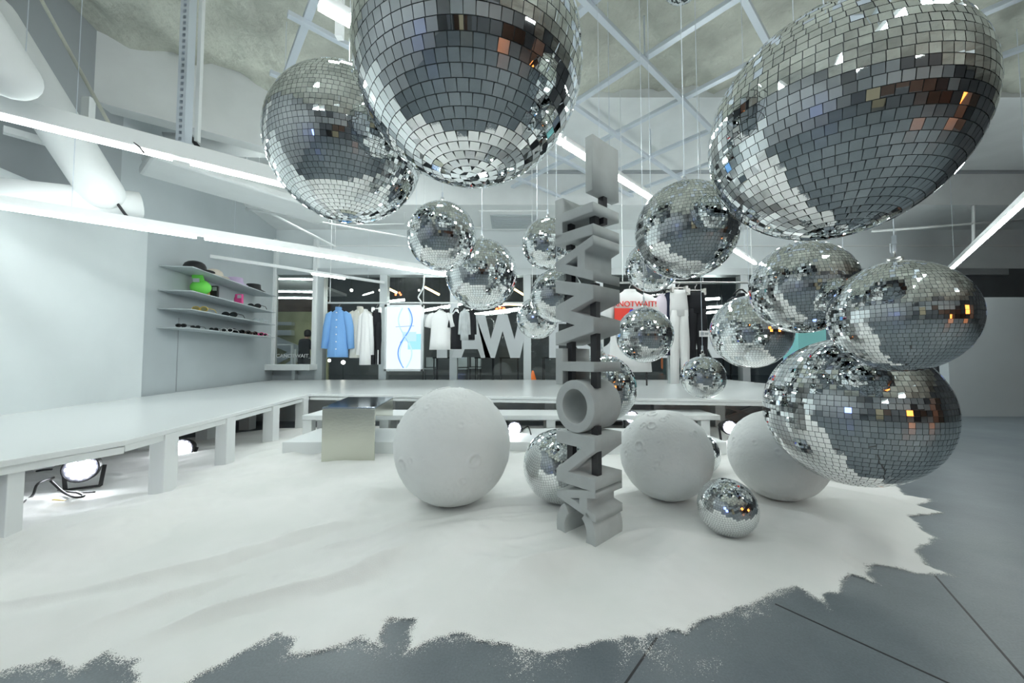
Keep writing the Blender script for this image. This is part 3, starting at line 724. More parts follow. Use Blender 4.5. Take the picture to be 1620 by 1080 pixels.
o = MB(); bq = at(136, 242, 3.1); o.bar(at(5, 205, 2.75), bq, .06, .05); o.bar(bq-Vector((0, 0, .03)), bq+Vector((0, 0, .48)), .07, .05)
tag(o.build('bracket', 'white'), 'white angle bracket under the upper left tube light', 'bracket')
def cable(pts, r, lab, m='black', name='cable'):
    o = MB(); 
    # smooth the path
    P_ = [Vector(p) for p in pts]; out = []
    for i in range(len(P_)-1):
        p0_, p1_, p2_, p3_ = P_[max(i-1, 0)], P_[i], P_[i+1], P_[min(i+2, len(P_)-1)]
        for k in range(6):
            t = k/6; out.append(.5*((2*p1_)+(-p0_+p2_)*t+(2*p0_-5*p1_+4*p2_-p3_)*t*t+(-p0_+3*p1_-3*p2_+p3_)*t**3))
    out.append(P_[-1]); o.tube(out, r, 8); return tag(o.build(name, m, smooth=True), lab, 'cable')
cable([at(142, 243, 3.0), at(160, 268, 3.0), at(172, 300, 3.05), at(188, 325, 3.1), at(205, 345, 3.2), at(228, 350, 3.3)], .011, 'black cable looping behind the fat diagonal pipe')
cable([at(303, 218, 3.05), at(310, 228, 3.0), at(320, 240, 3.0), at(330, 252, 3.02)], .016, 'thick black cable end beside the perforated strut')
cable([at(93, 145, 3.6), at(100, 160, 3.6), at(112, 178, 3.65)], .012, 'short black cable in the gap at the upper left')
cable([at(212, 226, 2.62), at(220, 232, 2.6), at(228, 242, 2.6)], .006, 'thin black cord at the joint of the upper left tube')
for k_, (x, y) in enumerate(((288, 366), (452, 392), (586, 416))):
    pass
# air conditioner in the far soffit
c = onz(812, 345, zsf); t = thing('ceiling_vent', 'square white air conditioner cassette in the far soffit', 'air conditioner', (c.x, c.y+.1, zsf))
o = MB(); o.box(-.62, .62, -.5, .5, -.03, 0); o.build('frame', 'white', t, bevel=.01)
o = MB(); o.box(-.42, .42, -.35, .35, -.045, -.03)
for k in range(9): o.box(-.38, .38, -.3+k*.07, -.27+k*.07, -.052, -.045)
o.build('grille', 'wall_grey', t)
# thin white rods in front of the far wall at upper left
def rod(a, b, r, lab):
    o = MB(); o.tube([a, b], r, 8)
    for p in (a, b): o.tube([p, (p.x, p.y, zsf if p.y > SY else ZC)], .004, 5)
    return tag(o.build('rod', 'white', smooth=True), lab, 'rod', 'thin white rods at the far upper left')
rod(at(388, 330, 5.0), at(700, 385, 6.1), .014, 'thin white rod sloping down to the right above the longest tube')
rod(at(408, 327, 5.0), at(530, 390, 6.0), .018, 'slanting white rod crossing the thin one above the corner window')
rod(at(520, 356, 6.6), at(640, 354, 6.6), .012, 'short level white rod beside the big left disco ball')
rod(at(690, 360, 7.3), at(880, 358, 7.3), .014, 'level white rod under the air conditioner')
rod(at(960, 354, 7.2), at(1060, 354, 7.2), .014, 'level white rod right of the letter column top')
rod(at(1380, 366, 6.3), at(1640, 346, 6.3), .02, 'white rod at the upper right behind the far right tube')
rod(at(1540, 312, 6.3), at(1540, 385, 6.3), .022, 'upright white rod at the upper right')

# ------------------------------------------------------------------ stage lamps under the platform
def par(px, py, Y, rad, yaw, lab, pitch=-.08):
    c = at(px, py, Y); t = thing('stage_light', lab, 'stage lamp', (c.x, c.y, c.z), yaw, 'LED stage lamps under the platforms'); t.rotation_euler = (pitch, 0, yaw)
    n = 28; ring = lambda r, y: [(r*math.cos(2*PI*k/n), y, r*math.sin(2*PI*k/n)) for k in range(n)]
    o = MB(); o.loft([ring(rad*.55, .17), ring(rad*.75, .12), ring(rad, .03), ring(rad, 0), ring(rad*.93, 0), ring(rad*.9, .012)]); o.build('housing', 'black', t)
    o = MB(); o.loft([ring(rad*.90, .011), ring(rad*.90, .008)]); o.build('lens_plate', 'lens_dim', t)
    o = MB()
    for k in range(19):
        rr, a, m_ = (0, 0, 1) if k == 0 else ((rad*.34, k*PI/3, 6) if k < 7 else (rad*.66, k*PI/6, 12))
        cx, cz = rr*math.cos(a), rr*math.sin(a)
        o.add([(cx+rad*.13*math.cos(2*PI*q/10), .004, cz+rad*.13*math.sin(2*PI*q/10)) for q in range(10)], [tuple(range(10))])
    o.build('led', 'led', t)
    o = MB(); zf = -(c.z-.03)
    for s_ in (-1, 1): o.bar((s_*rad*1.06, .06, 0), (s_*rad*.9, .06, zf), .02, .006)
    o.bar((-rad*.95, .06, zf), (rad*.95, .06, zf), .03, .008); o.build('yoke', 'black', t)
    return t
par(127, 741, 2.35, .085, .55, 'bright LED stage lamp nearest the left edge under the platform', pitch=-.05)
par(286, 710, 3.15, .085, .35, 'bright LED stage lamp behind the thick platform leg')
par(814, 678, 3.55, .07, .0, 'bright LED stage lamp on the steps right of the largest moon')
par(1155, 676, 3.6, .07, -.1, 'bright LED stage lamp between the middle and right moons')
par(1000, 660, 3.9, .07, -.15, 'bright LED stage lamp behind the middle moon')
g = lambda x, y: onz(x, y, .05)
cable([g(18, 805), g(50, 785), at(60, 765, 2.2), at(85, 755, 2.3)], .006, 'black power cable leaving the nearest stage lamp towards the left')
cable([at(80, 760, 2.25), g(100, 778), g(118, 786), g(133, 784), g(120, 778)], .007, 'black cable coiled on the sand below the nearest stage lamp')
cable([at(82, 742, 2.3), at(70, 743, 2.3), at(58, 745, 2.3)], .006, 'short black plug lead left of the nearest stage lamp')
cable([g(92, 775), g(120, 779), g(150, 778)], .005, 'thin black lead with plug lying right of the coil')
o = MB(); o.bar(g(84, 790), g(103, 791), .012, .004); tag(o.build('tag', 'yellow'), 'small yellow strap on the sand below the nearest stage lamp', 'strap')
cable([at(822, 684, 3.5), g(835, 690)+Vector((0, 0, .1)), at(840, 687, 3.45)], .006, 'short black lead beside the lamp on the steps')

# ------------------------------------------------------------------ shelves with caps and glasses
shelf_z = (1.95, 1.655, 1.43, 1.20)
sh_names = ('top', 'second', 'third', 'lowest')
sa_, sb_ = 4.46, 6.7
wd_ = Vector((WL(sb_)-WL(sa_), sb_-sa_, 0)).normalized(); wn_ = Vector((wd_.y, -wd_.x, 0))
def sp_(y, off, z): return Vector((WL(y), y, z))+wn_*off
for z, nm in zip(shelf_z, sh_names):
    o = MB(); a, b = sp_(sa_, .004, 0), sp_(sb_, .004, 0); o.prism([(a.x, a.y), (b.x, b.y), tuple((b+wn_*.36)[:2]), tuple((a+wn_*.36)[:2])], z, z+.012)
    tag(o.build('wall_shelf', 'wall_grey'), {'top': 'topmost thin shelf on the grey wall, holding hats', 'second': 'second thin wall shelf from the top, holding lime and pink items', 'third': 'third thin wall shelf from the top, with three pairs of glasses', 'lowest': 'lowest thin wall shelf, lined with many glasses'}[nm], 'shelf', 'thin shelves on the left wall')
def shelf_pt(px, z, off=.2):
    # point on a shelf below photograph column px
    lo, hi = sa_, sb_
    for _ in range(40):
        mid = (lo+hi)/2; p = sp_(mid, off, z); x = 810+F*p.x/(p.y*math.cos(PITCH)+(z-H)*math.sin(PITCH))
        if x < px: lo = mid
        else: hi = mid
    return sp_(lo, off, z+.0125)
def cap(px, m, lab, bucket=False, s=1.0, rz=.0, grp='hats on the top shelf'):
    p = shelf_pt(px, shelf_z[0]); t = thing('bucket_hat' if bucket else 'cap', lab, 'hat', p, rz, grp)
    n = 28; rings = []
    prof = [(.10, 0), (.102, .03), (.098, .06), (.085, .09), (.06, .11), (.03, .12), (.004, .122)] if not bucket else [(.105, .0), (.09, .045), (.085, .10), (.08, .108), (.05, .112), (.01, .112)]
    o = MB(); o.loft([[(r*s*math.cos(2*PI*k/n)*1.1, r*s*math.sin(2*PI*k/n), z*s) for k in range(n)] for r, z in prof]); o.build('crown', m, t, smooth=True)
    o = MB()
    if bucket:
        o.loft([[(r*s*math.cos(2*PI*k/n)*1.08, r*s*math.sin(2*PI*k/n), z*s) for k in range(n)] for r, z in ((.098, .035), (.145, .003), (.143, .0), (.09, .03))], cap=False)
    else:
        top = []; bot = []
        for k in range(15):
            a = -1.15+2.3*k/14; q = (.098*math.cos(a), .098*math.sin(a)); e = (.19-.03*(a/1.15)**2, .085*math.sin(a)*1.15)
            top.append(((q[0]*1.05)*s, q[1]*s, .012*s)); bot.append((e[0]*s, e[1]*s, (.012-.012*(a/1.15)**2)*s))
        v = top+bot+[(x, y, z-.004) for x, y, z in top+bot]; f = []
        for k in range(14): f += [(k, k+1, 16+k, 15+k), (30+k, 45+k, 46+k, 31+k), (15+k, 16+k, 46+k, 45+k)]
        o.add(v, f)
    o.build('brim', m, t, smooth=True)
    return t
cap(308, 'black', 'black baseball cap, leftmost hat on the top shelf', s=1.15, rz=.0)
cap(338, 'beige', 'beige cap between the black cap and the lilac hat', s=1.05, rz=-.2)
cap(372, 'lilac', 'lilac bucket hat on the top shelf', True, 1.1)
cap(401, 'black', 'black bucket hat at the right end of the top shelf', True, 1.15)
def pouch(px, m, lab, w=.11, h=.19, rz=0, flap=None):
    p = shelf_pt(px, shelf_z[1]); t = thing('phone_pouch', lab, 'pouch', p, rz, 'pouches and caps on the second shelf')
    o = MB(); o.box(-w/2, w/2, -.02, .02, 0, h); o.build('body', m, t, bevel=.012)
    o = MB(); o.box(-w*.1, w*.38, -.025, -.02, h*.62, h*.9); o.build('badge', flap or 'alu', t)
    o = MB(); o.tube([(-w/2, 0, h*.85), (-w*.62, 0, h*.6), (-w*.6, .0, h*.3), (-w/2, 0, h*.15)], .005, 6); o.build('cord', m, t)
p = shelf_pt(315, shelf_z[1], .16); t = thing('cap', 'lime green cap standing tilted on the second shelf', 'hat', p+Vector((0, 0, .0)), .3, 'pouches and caps on the second shelf')
o = MB(); n = 26; A_t = Matrix.Rotation(math.radians(70), 3, 'X')
rings = [[tuple(A_t@Vector((r*math.cos(2*PI*k/n)*1.1, r*math.sin(2*PI*k/n), z))+Vector((0, .06, .115))) for k in range(n)] for r, z in ((.105, 0), (.105, .03), (.1, .06), (.08, .09), (.045, .108), (.005, .112))]
o.loft(rings); o.build('crown', 'lime', t, smooth=True)
o = MB(); o.bar((-.07, -.02, .22), (.05, -.03, .27), .12, .012, up=(0, -1, .2)); o.build('brim', 'lime', t, bevel=.01)
o = MB(); o.box(-.05, .02, -.06, -.05, .18, .23); o.build('badge', 'alu', t)
p = shelf_pt(325, shelf_z[1], .1); o = MB(); o.tube([(0, 0, 0), (0, 0, .13)], .05, 20); tag(o.build('tin', 'yellow', smooth=False, loc=p), 'amber round tin behind the lime cap', 'tin')
pouch(339, 'black', 'black upright pouch on the second shelf'); pouch(378, 'hotpink', 'hot pink upright pouch on the second shelf', .12, .18, flap='pink_cloth')
def glasses(px, lev, lab, lens='dark_glass', frame='black', s=1.0, off=.24, rz=0, grp='glasses on the wall shelves', case=False):
    p = shelf_pt(px, shelf_z[lev], off); t = thing('sunglasses', lab, 'glasses', p+Vector((0, 0, .03*s)), rz+.15, grp)
    for sx in (-1, 1):
        n = 18; pts = [(sx*.036*s+.033*s*math.cos(2*PI*k/n), 0, .024*s*math.sin(2*PI*k/n)) for k in range(n+1)]
        o = MB(); o.tube(pts, .0042*s, 6); o.build('rim', frame, t)
        o = MB(); o.add([(sx*.036*s+.031*s*math.cos(2*PI*k/n), 0, .022*s*math.sin(2*PI*k/n)) for k in range(n)], [tuple(range(n))]); o.build('lens', lens, t)
        o = MB(); o.tube([(sx*.07*s, 0, .008*s), (sx*.07*s, .10*s, .006*s), (sx*.066*s, .14*s, -.02*s)], .0035*s, 6); o.build('temple', frame, t)
    o = MB(); o.tube([(-.008*s, 0, .006*s), (.008*s, 0, .006*s)], .004*s, 6); o.build('bridge', frame, t)
glasses(402, 1, 'round grey sunglasses at the right end of the second shelf', s=1.5)
glasses(316, 2, 'amber tinted sunglasses on the third shelf', 'amber_glass', 'yellow', 1.35)
glasses(363, 2, 'small dark sunglasses in the middle of the third shelf', s=1.5)
glasses(409, 2, 'grey round glasses at the right end of the third shelf', 'glass', 'galv', 1.3)
low = [(270, 'black'), (287, 'black'), (309, 'black'), (338, 'black'), (347, 'white'), (359, 'white'), (365, 'black'), (376, 'white'), (378, 'black'), (388, 'brown'), (399, 'brown'), (409, 'hotpink'), (415, 'white')]
lowlab = ['thin black glasses, leftmost on the lowest shelf', 'second black glasses from the left on the lowest shelf', 'third black glasses from the left on the lowest shelf', 'black glasses left of the white ones on the lowest shelf', 'white glasses, left of the white pairs on the lowest shelf', 'white glasses in the middle of the lowest shelf',
          'black glasses between two white pairs on the lowest shelf', 'white glasses behind the thick black pair on the lowest shelf', 'thick black glasses right of centre on the lowest shelf', 'dark brown glasses on the lowest shelf', 'brown glasses beside the pink pair on the lowest shelf', 'hot pink glasses on the lowest shelf', 'white glasses at the right end of the lowest shelf']
for i, (px, c) in enumerate(low): glasses(px, 3, lowlab[i], frame=c, s=.8 if i < 4 else 1.15, off=.12 if i in (4, 7) else .26, grp='row of glasses on the lowest shelf')

# ------------------------------------------------------------------ clothes
def ell(cx, cy, cz, rx, ry, n=24, wob=0, ph=0):
    return [(cx+(rx+wob*math.sin(5*a+ph))*math.cos(a), cy+(ry+wob*math.cos(7*a+ph))*math.sin(a), cz) for a in [2*PI*k/n for k in range(n)]]
def hanger(loc, wdt, lab, m='black', clip=False):
    t = thing('hanger', lab, 'hanger', loc, 0, 'clothes hangers')
    o = MB(); o.tube([(-wdt/2, 0, -.13), (-.02, 0, -.07), (.02, 0, -.07), (wdt/2, 0, -.13)], [.006, .011, .011, .006], 8); o.build('shoulder_bar', m, t, smooth=True)
    o = MB(); o.tube([(0, 0, -.07), (0, 0, -.03)]+[(.018*math.sin(a)+.0, 0, -.012-.018*math.cos(a)) for a in [k*PI/8 for k in range(0, 11)]], .0035, 6); o.build('hook', 'steel', t)
def top_garment(px, ytop, ybot, wpx, Y, m, lab, long=True, zr=None, name='shirt', collar=False, print_=None, open_=False, depth=.06, hang='black'):
    c = at(px, ytop, Y); L = at(px, ytop, Y).z-at(px, ybot, Y).z; W = wpx/F*Y
    t = thing(name, lab, 'shirt', c, 0, 'tops hanging on the rails')
    hw = W/2*(.66 if long else .74); rg = random.Random(int(px)); ph = rg.random()*6
    R_ = []
    prof = [(-L, 1.10), (-L*.8, 1.05), (-L*.55, .98), (-L*.33, .95), (-L*.2, .96), (-L*.12, .92), (-L*.085, .80), (-L*.05, .60), (-L*.018, .38), (0, .28)]
    for z, k in prof: R_.append(ell(0, 0, z, hw*k, depth*(.35+.65*min(1, k)), 30, .006 if z < -.3*L else .001, ph))
    o = MB(); o.loft(R_); o.build('body', m, t, smooth=True)
    for s_ in (-1, 1):
        o = MB(); sl = L*(.82 if long else .42); x1 = W/2*.93
        pth = [(s_*hw*.60, 0, -L*.075), (s_*hw*.90, 0, -L*.13), (s_*(hw+(x1-hw)*.35), .0, -sl*.45), (s_*x1, -.01, -sl)]
        ra = min(L*.085, W*.17); o.tube(pth, [ra*.6, ra, ra, ra*(.75 if long else 1.1)], 14); o.build('sleeve', m, t, smooth=True)
    if collar:
        o = MB(); o.loft([ell(0, 0, -.02, hw*.36, .05, 20), ell(0, -.01, .03, hw*.3, .045, 20), ell(0, -.01, .02, hw*.24, .035, 20)], cap=False); o.build('collar', m, t, smooth=True)
        o = MB()
        for k in range(6): z = -L*(.08+k*.15); o.box(-.008, .008, -depth-.012, -depth-.002, z-.008, z+.008)
        o.build('buttons', 'white_cloth', t)
        o = MB(); o.box(-.02, .02, -depth-.004, -depth+.01, -L*.97, -.03); o.build('placket', m, t)
    else:
        o = MB(); o.loft([ell(0, -.006, -.012, hw*.33, .05, 20), ell(0, -.006, .006, hw*.30, .045, 20)], cap=False); o.build('neckband', m, t, smooth=True)
    if zr is not None: hanger(Vector((c.x, c.y, zr-.012)), W*.55, 'black hanger carrying the '+lab.split(',')[0][:60], hang)
    return t, L, W, depth
Yr = 5.5; zr = at(520, 479, Yr).z
rl = thing('clothes_rail', 'thin white clothes rail hanging before the dark windows at left', 'clothes rail', (at(518, 479, Yr).x, Yr, zr))
xe = at(905, 480, Yr).x-at(518, 479, Yr).x
o = MB(); o.tube([(0, 0, 0), (xe, 0, 0)], .013, 10); o.build('rail', 'white', rl, smooth=True)
for px in (522, 670, 842):
    xx = at(px, 479, Yr).x-at(518, 479, Yr).x; o = MB(); o.tube([(xx, 0, 0), (xx, 0, ZC-zr)], .005, 6); o.build('rod', 'white', rl)
def hang_top(px, ytop, *a, **k): return top_garment(px, ytop, *a, zr=zr if a[2] == Yr else None, **k)
hang_top(536, 489, 565, 46, Yr, 'blue_cloth', 'light blue long sleeved button shirt', collar=True)
hang_top(570, 488, 566, 46, Yr+.06, 'cream_cloth', 'cream long sleeved shirt right of the blue one', collar=True)
hang_top(579, 490, 577, 24, Yr-.04, 'white_cloth', 'narrow off-white hoodie overlapping the cream shirt', long=True)
def trousers(px, ytop, ybot, wpx, Y, m, lab, zrail=None, patch=False, grp='trousers hanging on the rails'):
    c = at(px, ytop, Y); L = c.z-at(px, ybot, Y).z; W = wpx/F*Y
    t = thing('trousers', lab, 'trousers', c, 0, grp)
    o = MB(); o.loft([ell(0, 0, 0, W*.40, .035), ell(0, 0, -.05, W*.42, .04), ell(0, 0, -L*.18, W*.47, .055), ell(0, 0, -L*.28, W*.48, .055)]); o.build('waist', m, t, smooth=True)
    for s_ in (-1, 1):
        o = MB(); o.loft([ell(s_*W*.20, 0, -L*.22, W*.25, .05, 20), ell(s_*W*.22, 0, -L*.38, W*.26, .055, 20, .004, 1), ell(s_*W*.24, 0, -L*.55, W*.25, .05, 20, .006, 2), ell(s_*W*.25, 0, -L*.75, W*.21, .045, 20, .004, 3), ell(s_*W*.27, 0, -L, W*.19, .04, 20, .005, 4)]); o.build('trouser_leg', m, t, smooth=True)
    if patch:
        o = MB(); o.box(W*.02, W*.45, -.068, -.056, -L*.60, -L*.52); o.build('label_patch', 'white_cloth', t)
        o = MB(); o.box(W*.07, W*.20, -.070, -.068, -L*.58, -L*.54); o.box(W*.24, W*.40, -.070, -.068, -L*.575, -L*.545); o.build('label_mark', 'panel_grey', t)
    zr_ = zrail if zrail else zr
    h = thing('hanger', 'clip hanger holding the '+lab[:60], 'hanger', (c.x, c.y, zr_-.012), 0, 'clothes hangers')
    dz = c.z-(zr_-.012)
    o = MB(); o.bar((-W*.45, 0, dz+.03), (W*.45, 0, dz+.03), .008, .012); o.build('shoulder_bar', 'steel', h)
    for s_ in (-1, 1): o = MB(); o.box(s_*W*.35-.012, s_*W*.35+.012, -.045, .02, dz-.03, dz+.045); o.build('clip', 'steel', h)
    o = MB(); o.tube([(0, 0, dz+.03), (0, 0, -.03)]+[(.018*math.sin(a), 0, -.012-.018*math.cos(a)) for a in [k*PI/8 for k in range(0, 11)]], .0035, 6); o.build('hook', 'steel', h)
    return t
trousers(596, 491, 576, 16, Yr, 'black_cloth', 'black trousers with thin white side stripe at the left rail')
o = MB(); q = at(598, 560, Yr-.085); o.box(q.x-.006, q.x+.006, q.y, q.y+.004, q.z-.15, q.z+.06); 
o.build('side_stripe', 'white_cloth', [x for x in bpy.data.objects if x.name.startswith('trousers')][-1]).matrix_parent_inverse = Matrix.Translation(-Vector(at(596, 491, Yr)))
t, L, W, dp = hang_top(697, 492, 553, 44, Yr, 'white_cloth', 'plain white short sleeved tee on the left rail', long=False)
hang_top(722, 494, 552, 22, Yr, 'black_cloth', 'black short sleeved tee behind the plain white tee', long=False)
hang_top(735, 489, 538, 17, Yr-.05, 'denim', 'pale grey top right of the black tee', long=True)
hang_top(746, 492, 537, 14, Yr, 'black_cloth', 'narrow black top at the right of the left rail', long=True)

# right rail with printed tee and trousers
Y3 = 4.3; zr3 = at(1060, 447, Y3).z
rl = thing('clothes_rail', 'dark clothes rail hanging behind the balls at right', 'clothes rail', (at(960, 447, Y3).x, Y3, zr3))
xe = at(1215, 447, Y3).x-at(960, 447, Y3).x
o = MB(); o.tube([(0, 0, 0), (xe, 0, 0)], .012, 10); o.build('rail', 'steel', rl, smooth=True)
for px in (1112, 1190, 985):
    xx = at(px, 447, Y3).x-at(960, 447, Y3).x; o = MB(); o.tube([(xx, 0, 0), (xx, 0, ZC-zr3)], .004, 6); o.build('rod', 'white', rl)
t, L, W, dp = top_garment(996, 459, 588, 84, Y3, 'white_cloth', 'white short sleeved tee with red and blue print and red lettering', long=False, zr=zr3, depth=.07)
o = MB(); o.box(-.20, .01, -dp-.016, -dp-.004, -.50, -.22); o.build('print_block', 'red', t)
o = MB(); o.prism([(-.10, 0), (.14, 0), (.14, 1), (.02, 1)], 0, 1)
o = MB(); vs = [(-.02, -dp-.018, -.235), (.16, -dp-.018, -.235), (.16, -dp-.018, -.36), (.02, -dp-.018, -.42), (-.06, -dp-.018, -.30)]
o.add(vs+[(x, y+.01, z) for x, y, z in vs], [(0, 1, 2, 3, 4), (9, 8, 7, 6, 5)]+[(i, 5+i, 5+(i+1) % 5, (i+1) % 5) for i in range(5)]); o.build('print_block', 'blue', t)
text_mesh('lettering', 'CANOTWAIT!', .088, 'red', t, axes((.0, -dp-.012, -.20), (1, 0, 0), (0, 0, 1), (0, -1, 0)), .006)
top_garment(1046, 466, 560, 34, Y3, 'pink_cloth', 'pale pink tee between the printed tee and the navy top', long=False, zr=zr3)
top_garment(1056, 464, 562, 26, Y3, 'navy_cloth', 'navy top left of the white trousers', long=True, zr=zr3)
trousers(1073, 459, 607, 32, Y3-.05, 'white_cloth', 'long white trousers with small badge at the knee', zr3, patch=False)
trousers(1063, 462, 606, 18, Y3+.08, 'denim', 'pale washed jeans behind the white trousers', zr3)
trousers(1100, 463, 580, 36, Y3, 'black_cloth', 'black trousers with white label patch', zr3, patch=True)
top_garment(1172, 465, 560, 46, Y3, 'black_cloth', 'black top behind the round disco ball right of the trousers', long=True, zr=zr3)

# screen hanging between the clothes
Ys = 5.42; s0, s1 = at(609, 482, Ys), at(669, 587, Ys); cxs, czs = (s0.x+s1.x)/2, (s0.z+s1.z)/2; hw, hh = (s1.x-s0.x)/2, (s0.z-s1.z)/2
sc_ = thing('display_screen', 'lit upright white display screen with blue looping figure, hung on the left rail', 'screen', (cxs, Ys, czs))
o = MB(); o.box(-hw, hw, 0, .05, -hh, hh); o.box(-hw, hw, -.008, 0, hh-.03, hh); o.box(-hw, hw, -.008, 0, -hh, -hh+.03); o.box(-hw, -hw+.03, -.008, 0, -hh, hh); o.box(hw-.03, hw, -.008, 0, -hh, hh); o.build('frame', 'alu', sc_)
o = MB(); o.box(-hw+.03, hw-.03, -.003, .001, -hh+.03, hh-.03); scr = o.build('screen', 'screen_white', sc_)
o = MB(); o.box(.06, hw-.03, -.0045, -.003, -hh*.35, hh*.12); o.build('picture_patch', 'screen_cyan', scr)
o = MB(); o.box(-.02, hw-.1, -.005, -.0045, -hh*.1, hh*.18); o.build('picture_patch', 'screen_pale', scr)
def band(fx, m, r):
    o = MB(); pts = [(fx(k/40), -.006, hh*.9-k/40*hh*1.8) for k in range(41)]; o.tube(pts, r, 4); o.build('picture_line', m, scr)
band(lambda u: .10*math.sin(2*PI*(u*.9+.07))+.02, 'screen_blue', .009); band(lambda u: -.10*math.sin(2*PI*(u*.9+.07))+.02, 'screen_pale', .010)
band(lambda u: .02+.075*math.sin(2*PI*(u*.9+.06)), 'screen_pale', .006)
for k in range(4): pass
o = MB(); o.bar((-.12, -.006, hh*.33), (.15, -.006, hh*.36), .01, .006); o.bar((-.03, -.006, hh*.2), (.07, -.006, -hh*.15), .014, .006); o.bar((.07, -.006, hh*.2), (-.05, -.006, -hh*.15), .014, .006); o.build('picture_line', 'screen_blue', scr)
for sx in (-.8, .8):
    o = MB(); o.tube([(sx*hw, .02, hh), (sx*hw, .06, zr-czs)], .004, 6); o.build('strap', 'white', sc_)
cable([at(671, 436, 5.1), at(670, 452, 5.2), at(666, 462, 5.3), at(662, 470, 5.38), at(666, 477, 5.4), at(668, 484, 5.44)], .012, 'white power cord curling down to the display screen', 'white')
# navy poster and teal panel low on the right
o = MB(); a, b = at(978, 562, 5.9), at(1028, 588, 5.9); t = thing('poster', 'white bordered navy poster behind the disco ball below the printed tee', 'poster', ((a.x+b.x)/2, 5.9, (a.z+b.z)/2))
o.box(-(b.x-a.x)/2, (b.x-a.x)/2, 0, .02, -(a.z-b.z)/2, (a.z-b.z)/2); o.build('border', 'white', t)
o = MB(); o.box(-(b.x-a.x)/2+.03, (b.x-a.x)/2-.03, -.003, 0, -(a.z-b.z)/2+.03, (a.z-b.z)/2-.03); o.build('picture', 'poster_navy', t)
o = MB(); h_ = b.z-ZP
for sx in (-.2, .2): o.box(sx-.01, sx+.01, .0, .02, -(a.z-b.z)/2-h_, -(a.z-b.z)/2)
o.build('stand', 'black_metal', t)
o = MB(); a, b = at(1262, 515, 5.2), at(1308, 560, 5.2); o.box(a.x, b.x, 5.2, 5.5, ZP, a.z); tag(o.build('teal_panel', 'teal'), 'teal block on the back platform, seen between three disco balls', 'block')

# ------------------------------------------------------------------ big letters on the shop window (read from outside)
def wl(fn, px0, px1, t_, py0=497, py1=566, nm='letter', lab=''):
    Yw = BY-.05; a = at(px0, py1, Yw); b = at(px1, py0, Yw); w_ = b.x-a.x; h_ = b.z-a.z
    m = axes((b.x, Yw, a.z), (-1, 0, 0), (0, 0, 1), (0, 1, 0))
    o = curve_mesh('window_letter', fn(w_, h_, t_), .03, 'window_letter', None, .003, m)
    return tag(o, lab, 'letter', 'large letters on the shop window')
st_ = at(737, 500, BY).x-at(722, 500, BY).x
wl(L_W, 752, 838, st_*1.0, lab='big grey window letter W right of the A')
wl(L_A, 714, 777, st_*1.05, lab='big grey window letter A partly hidden by the hanging tops')
wl(L_I, 691, 708, .2, lab='big grey window letter I behind the plain white tee')
wl(L_T, 622, 684, st_, lab='big grey window letter T behind the display screen')
wl(L_T, 850, 902, st_, lab='big grey window letter T just left of the letter column')
wl(L_O, 907, 982, st_, lab='big grey window letter O behind the letter column')
wl(L_N, 992, 1058, st_, lab='big grey window letter N behind the printed tee')
wl(L_A, 1062, 1140, st_*1.0, lab='big grey window letter A behind the trousers')
wl(L_C, 1142, 1212, st_, lab='big grey window letter C behind the disco ball right of the trousers')

# ------------------------------------------------------------------ beyond the windows
mb = MB(); mb.box(-12, 14, 18, 18.2, 0, 6); struct('wall_street', mb, 'street')
mb = MB(); mb.box(-12, 14, BY+.4, 18, 5.4, 5.5); struct('ceiling', mb, 'street')
def olamp(a, b, m, lab, r=.03):
    c = (a+b)/2; t = thing('street_light', lab, 'light', c, 0, 'lights outside the windows')
    o = MB(); o.tube([a-c, b-c], r, 8); o.build('lamp', m, t)
    o = MB()
    for p in (a-c, b-c): o.tube([p, (p.x, p.y, 5.4-c.z)], .004, 5)
    o.build('cable', 'black', t)
olamp(at(616, 457, 11), at(628, 463, 11), 'warm', 'short warm street light left of the hanging cord')
olamp(at(672, 454, 11), at(695, 466, 11), 'warm', 'warm slanting street light right of the hanging cord')
olamp(at(796, 481, 12), at(826, 482, 12), 'warm', 'level warm street light above the window W')
olamp(at(812, 456, 12), at(828, 466, 12), 'warm', 'warm slanting street light right of the ball above the window W')
olamp(at(671, 491, 9.6), at(733, 480, 9.6), 'tube', 'white street light above the plain white tee')
olamp(at(738, 499, 9.6), at(822, 488, 9.6), 'tube', 'white street light crossing above the window W')
olamp(at(1102, 474, 10), at(1138, 472, 10), 'tube', 'upper white street light right of the black trousers')
olamp(at(1105, 487, 10), at(1142, 485, 10), 'tube', 'middle white street light right of the black trousers')
olamp(at(1113, 495, 10), at(1135, 493, 10), 'tube', 'lower white street light right of the black trousers')
olamp(at(604, 478, 10), at(640, 474, 10), 'tube', 'white street light beside the display screen')
def dot(px, py, Y, m, lab, r=.035):
    c = at(px, py, Y); bm = bmesh.new(); bmesh.ops.create_icosphere(bm, subdivisions=2, radius=r); me = bpy.data.meshes.new('street_lamp'); bm.to_mesh(me); bm.free(); me.materials.append(M[m])
    t = thing('street_lamp', lab, 'light', c, 0, 'lights outside the windows'); me.name = 'lamp'
    o = bpy.data.objects.new('lamp', me); COL.objects.link(o); o.parent = t
    o = MB(); o.tube([(0, 0, 0), (0, 0, (5.4 if py < 565 else 0)-c.z)], .006, 5); o.build('pole', 'black', t)
dot(556, 459, 13, 'white_dot', 'round white street lamp above the cream shirt', .05); dot(601, 459, 13, 'white_dot', 'small white street lamp beside the first mullion', .04)
dot(521, 570, 13, 'white_dot', 'small lamp below the blue shirt', .05); dot(543, 573, 13, 'white_dot', 'brighter lamp below the blue shirt', .07)
for k, (x, y) in enumerate(((626, 466), (634, 466), (632, 463))): dot(x, y, 14, 'red_dot', ['left', 'right', 'upper'][k]+' of three small red lamps above the screen', .04)
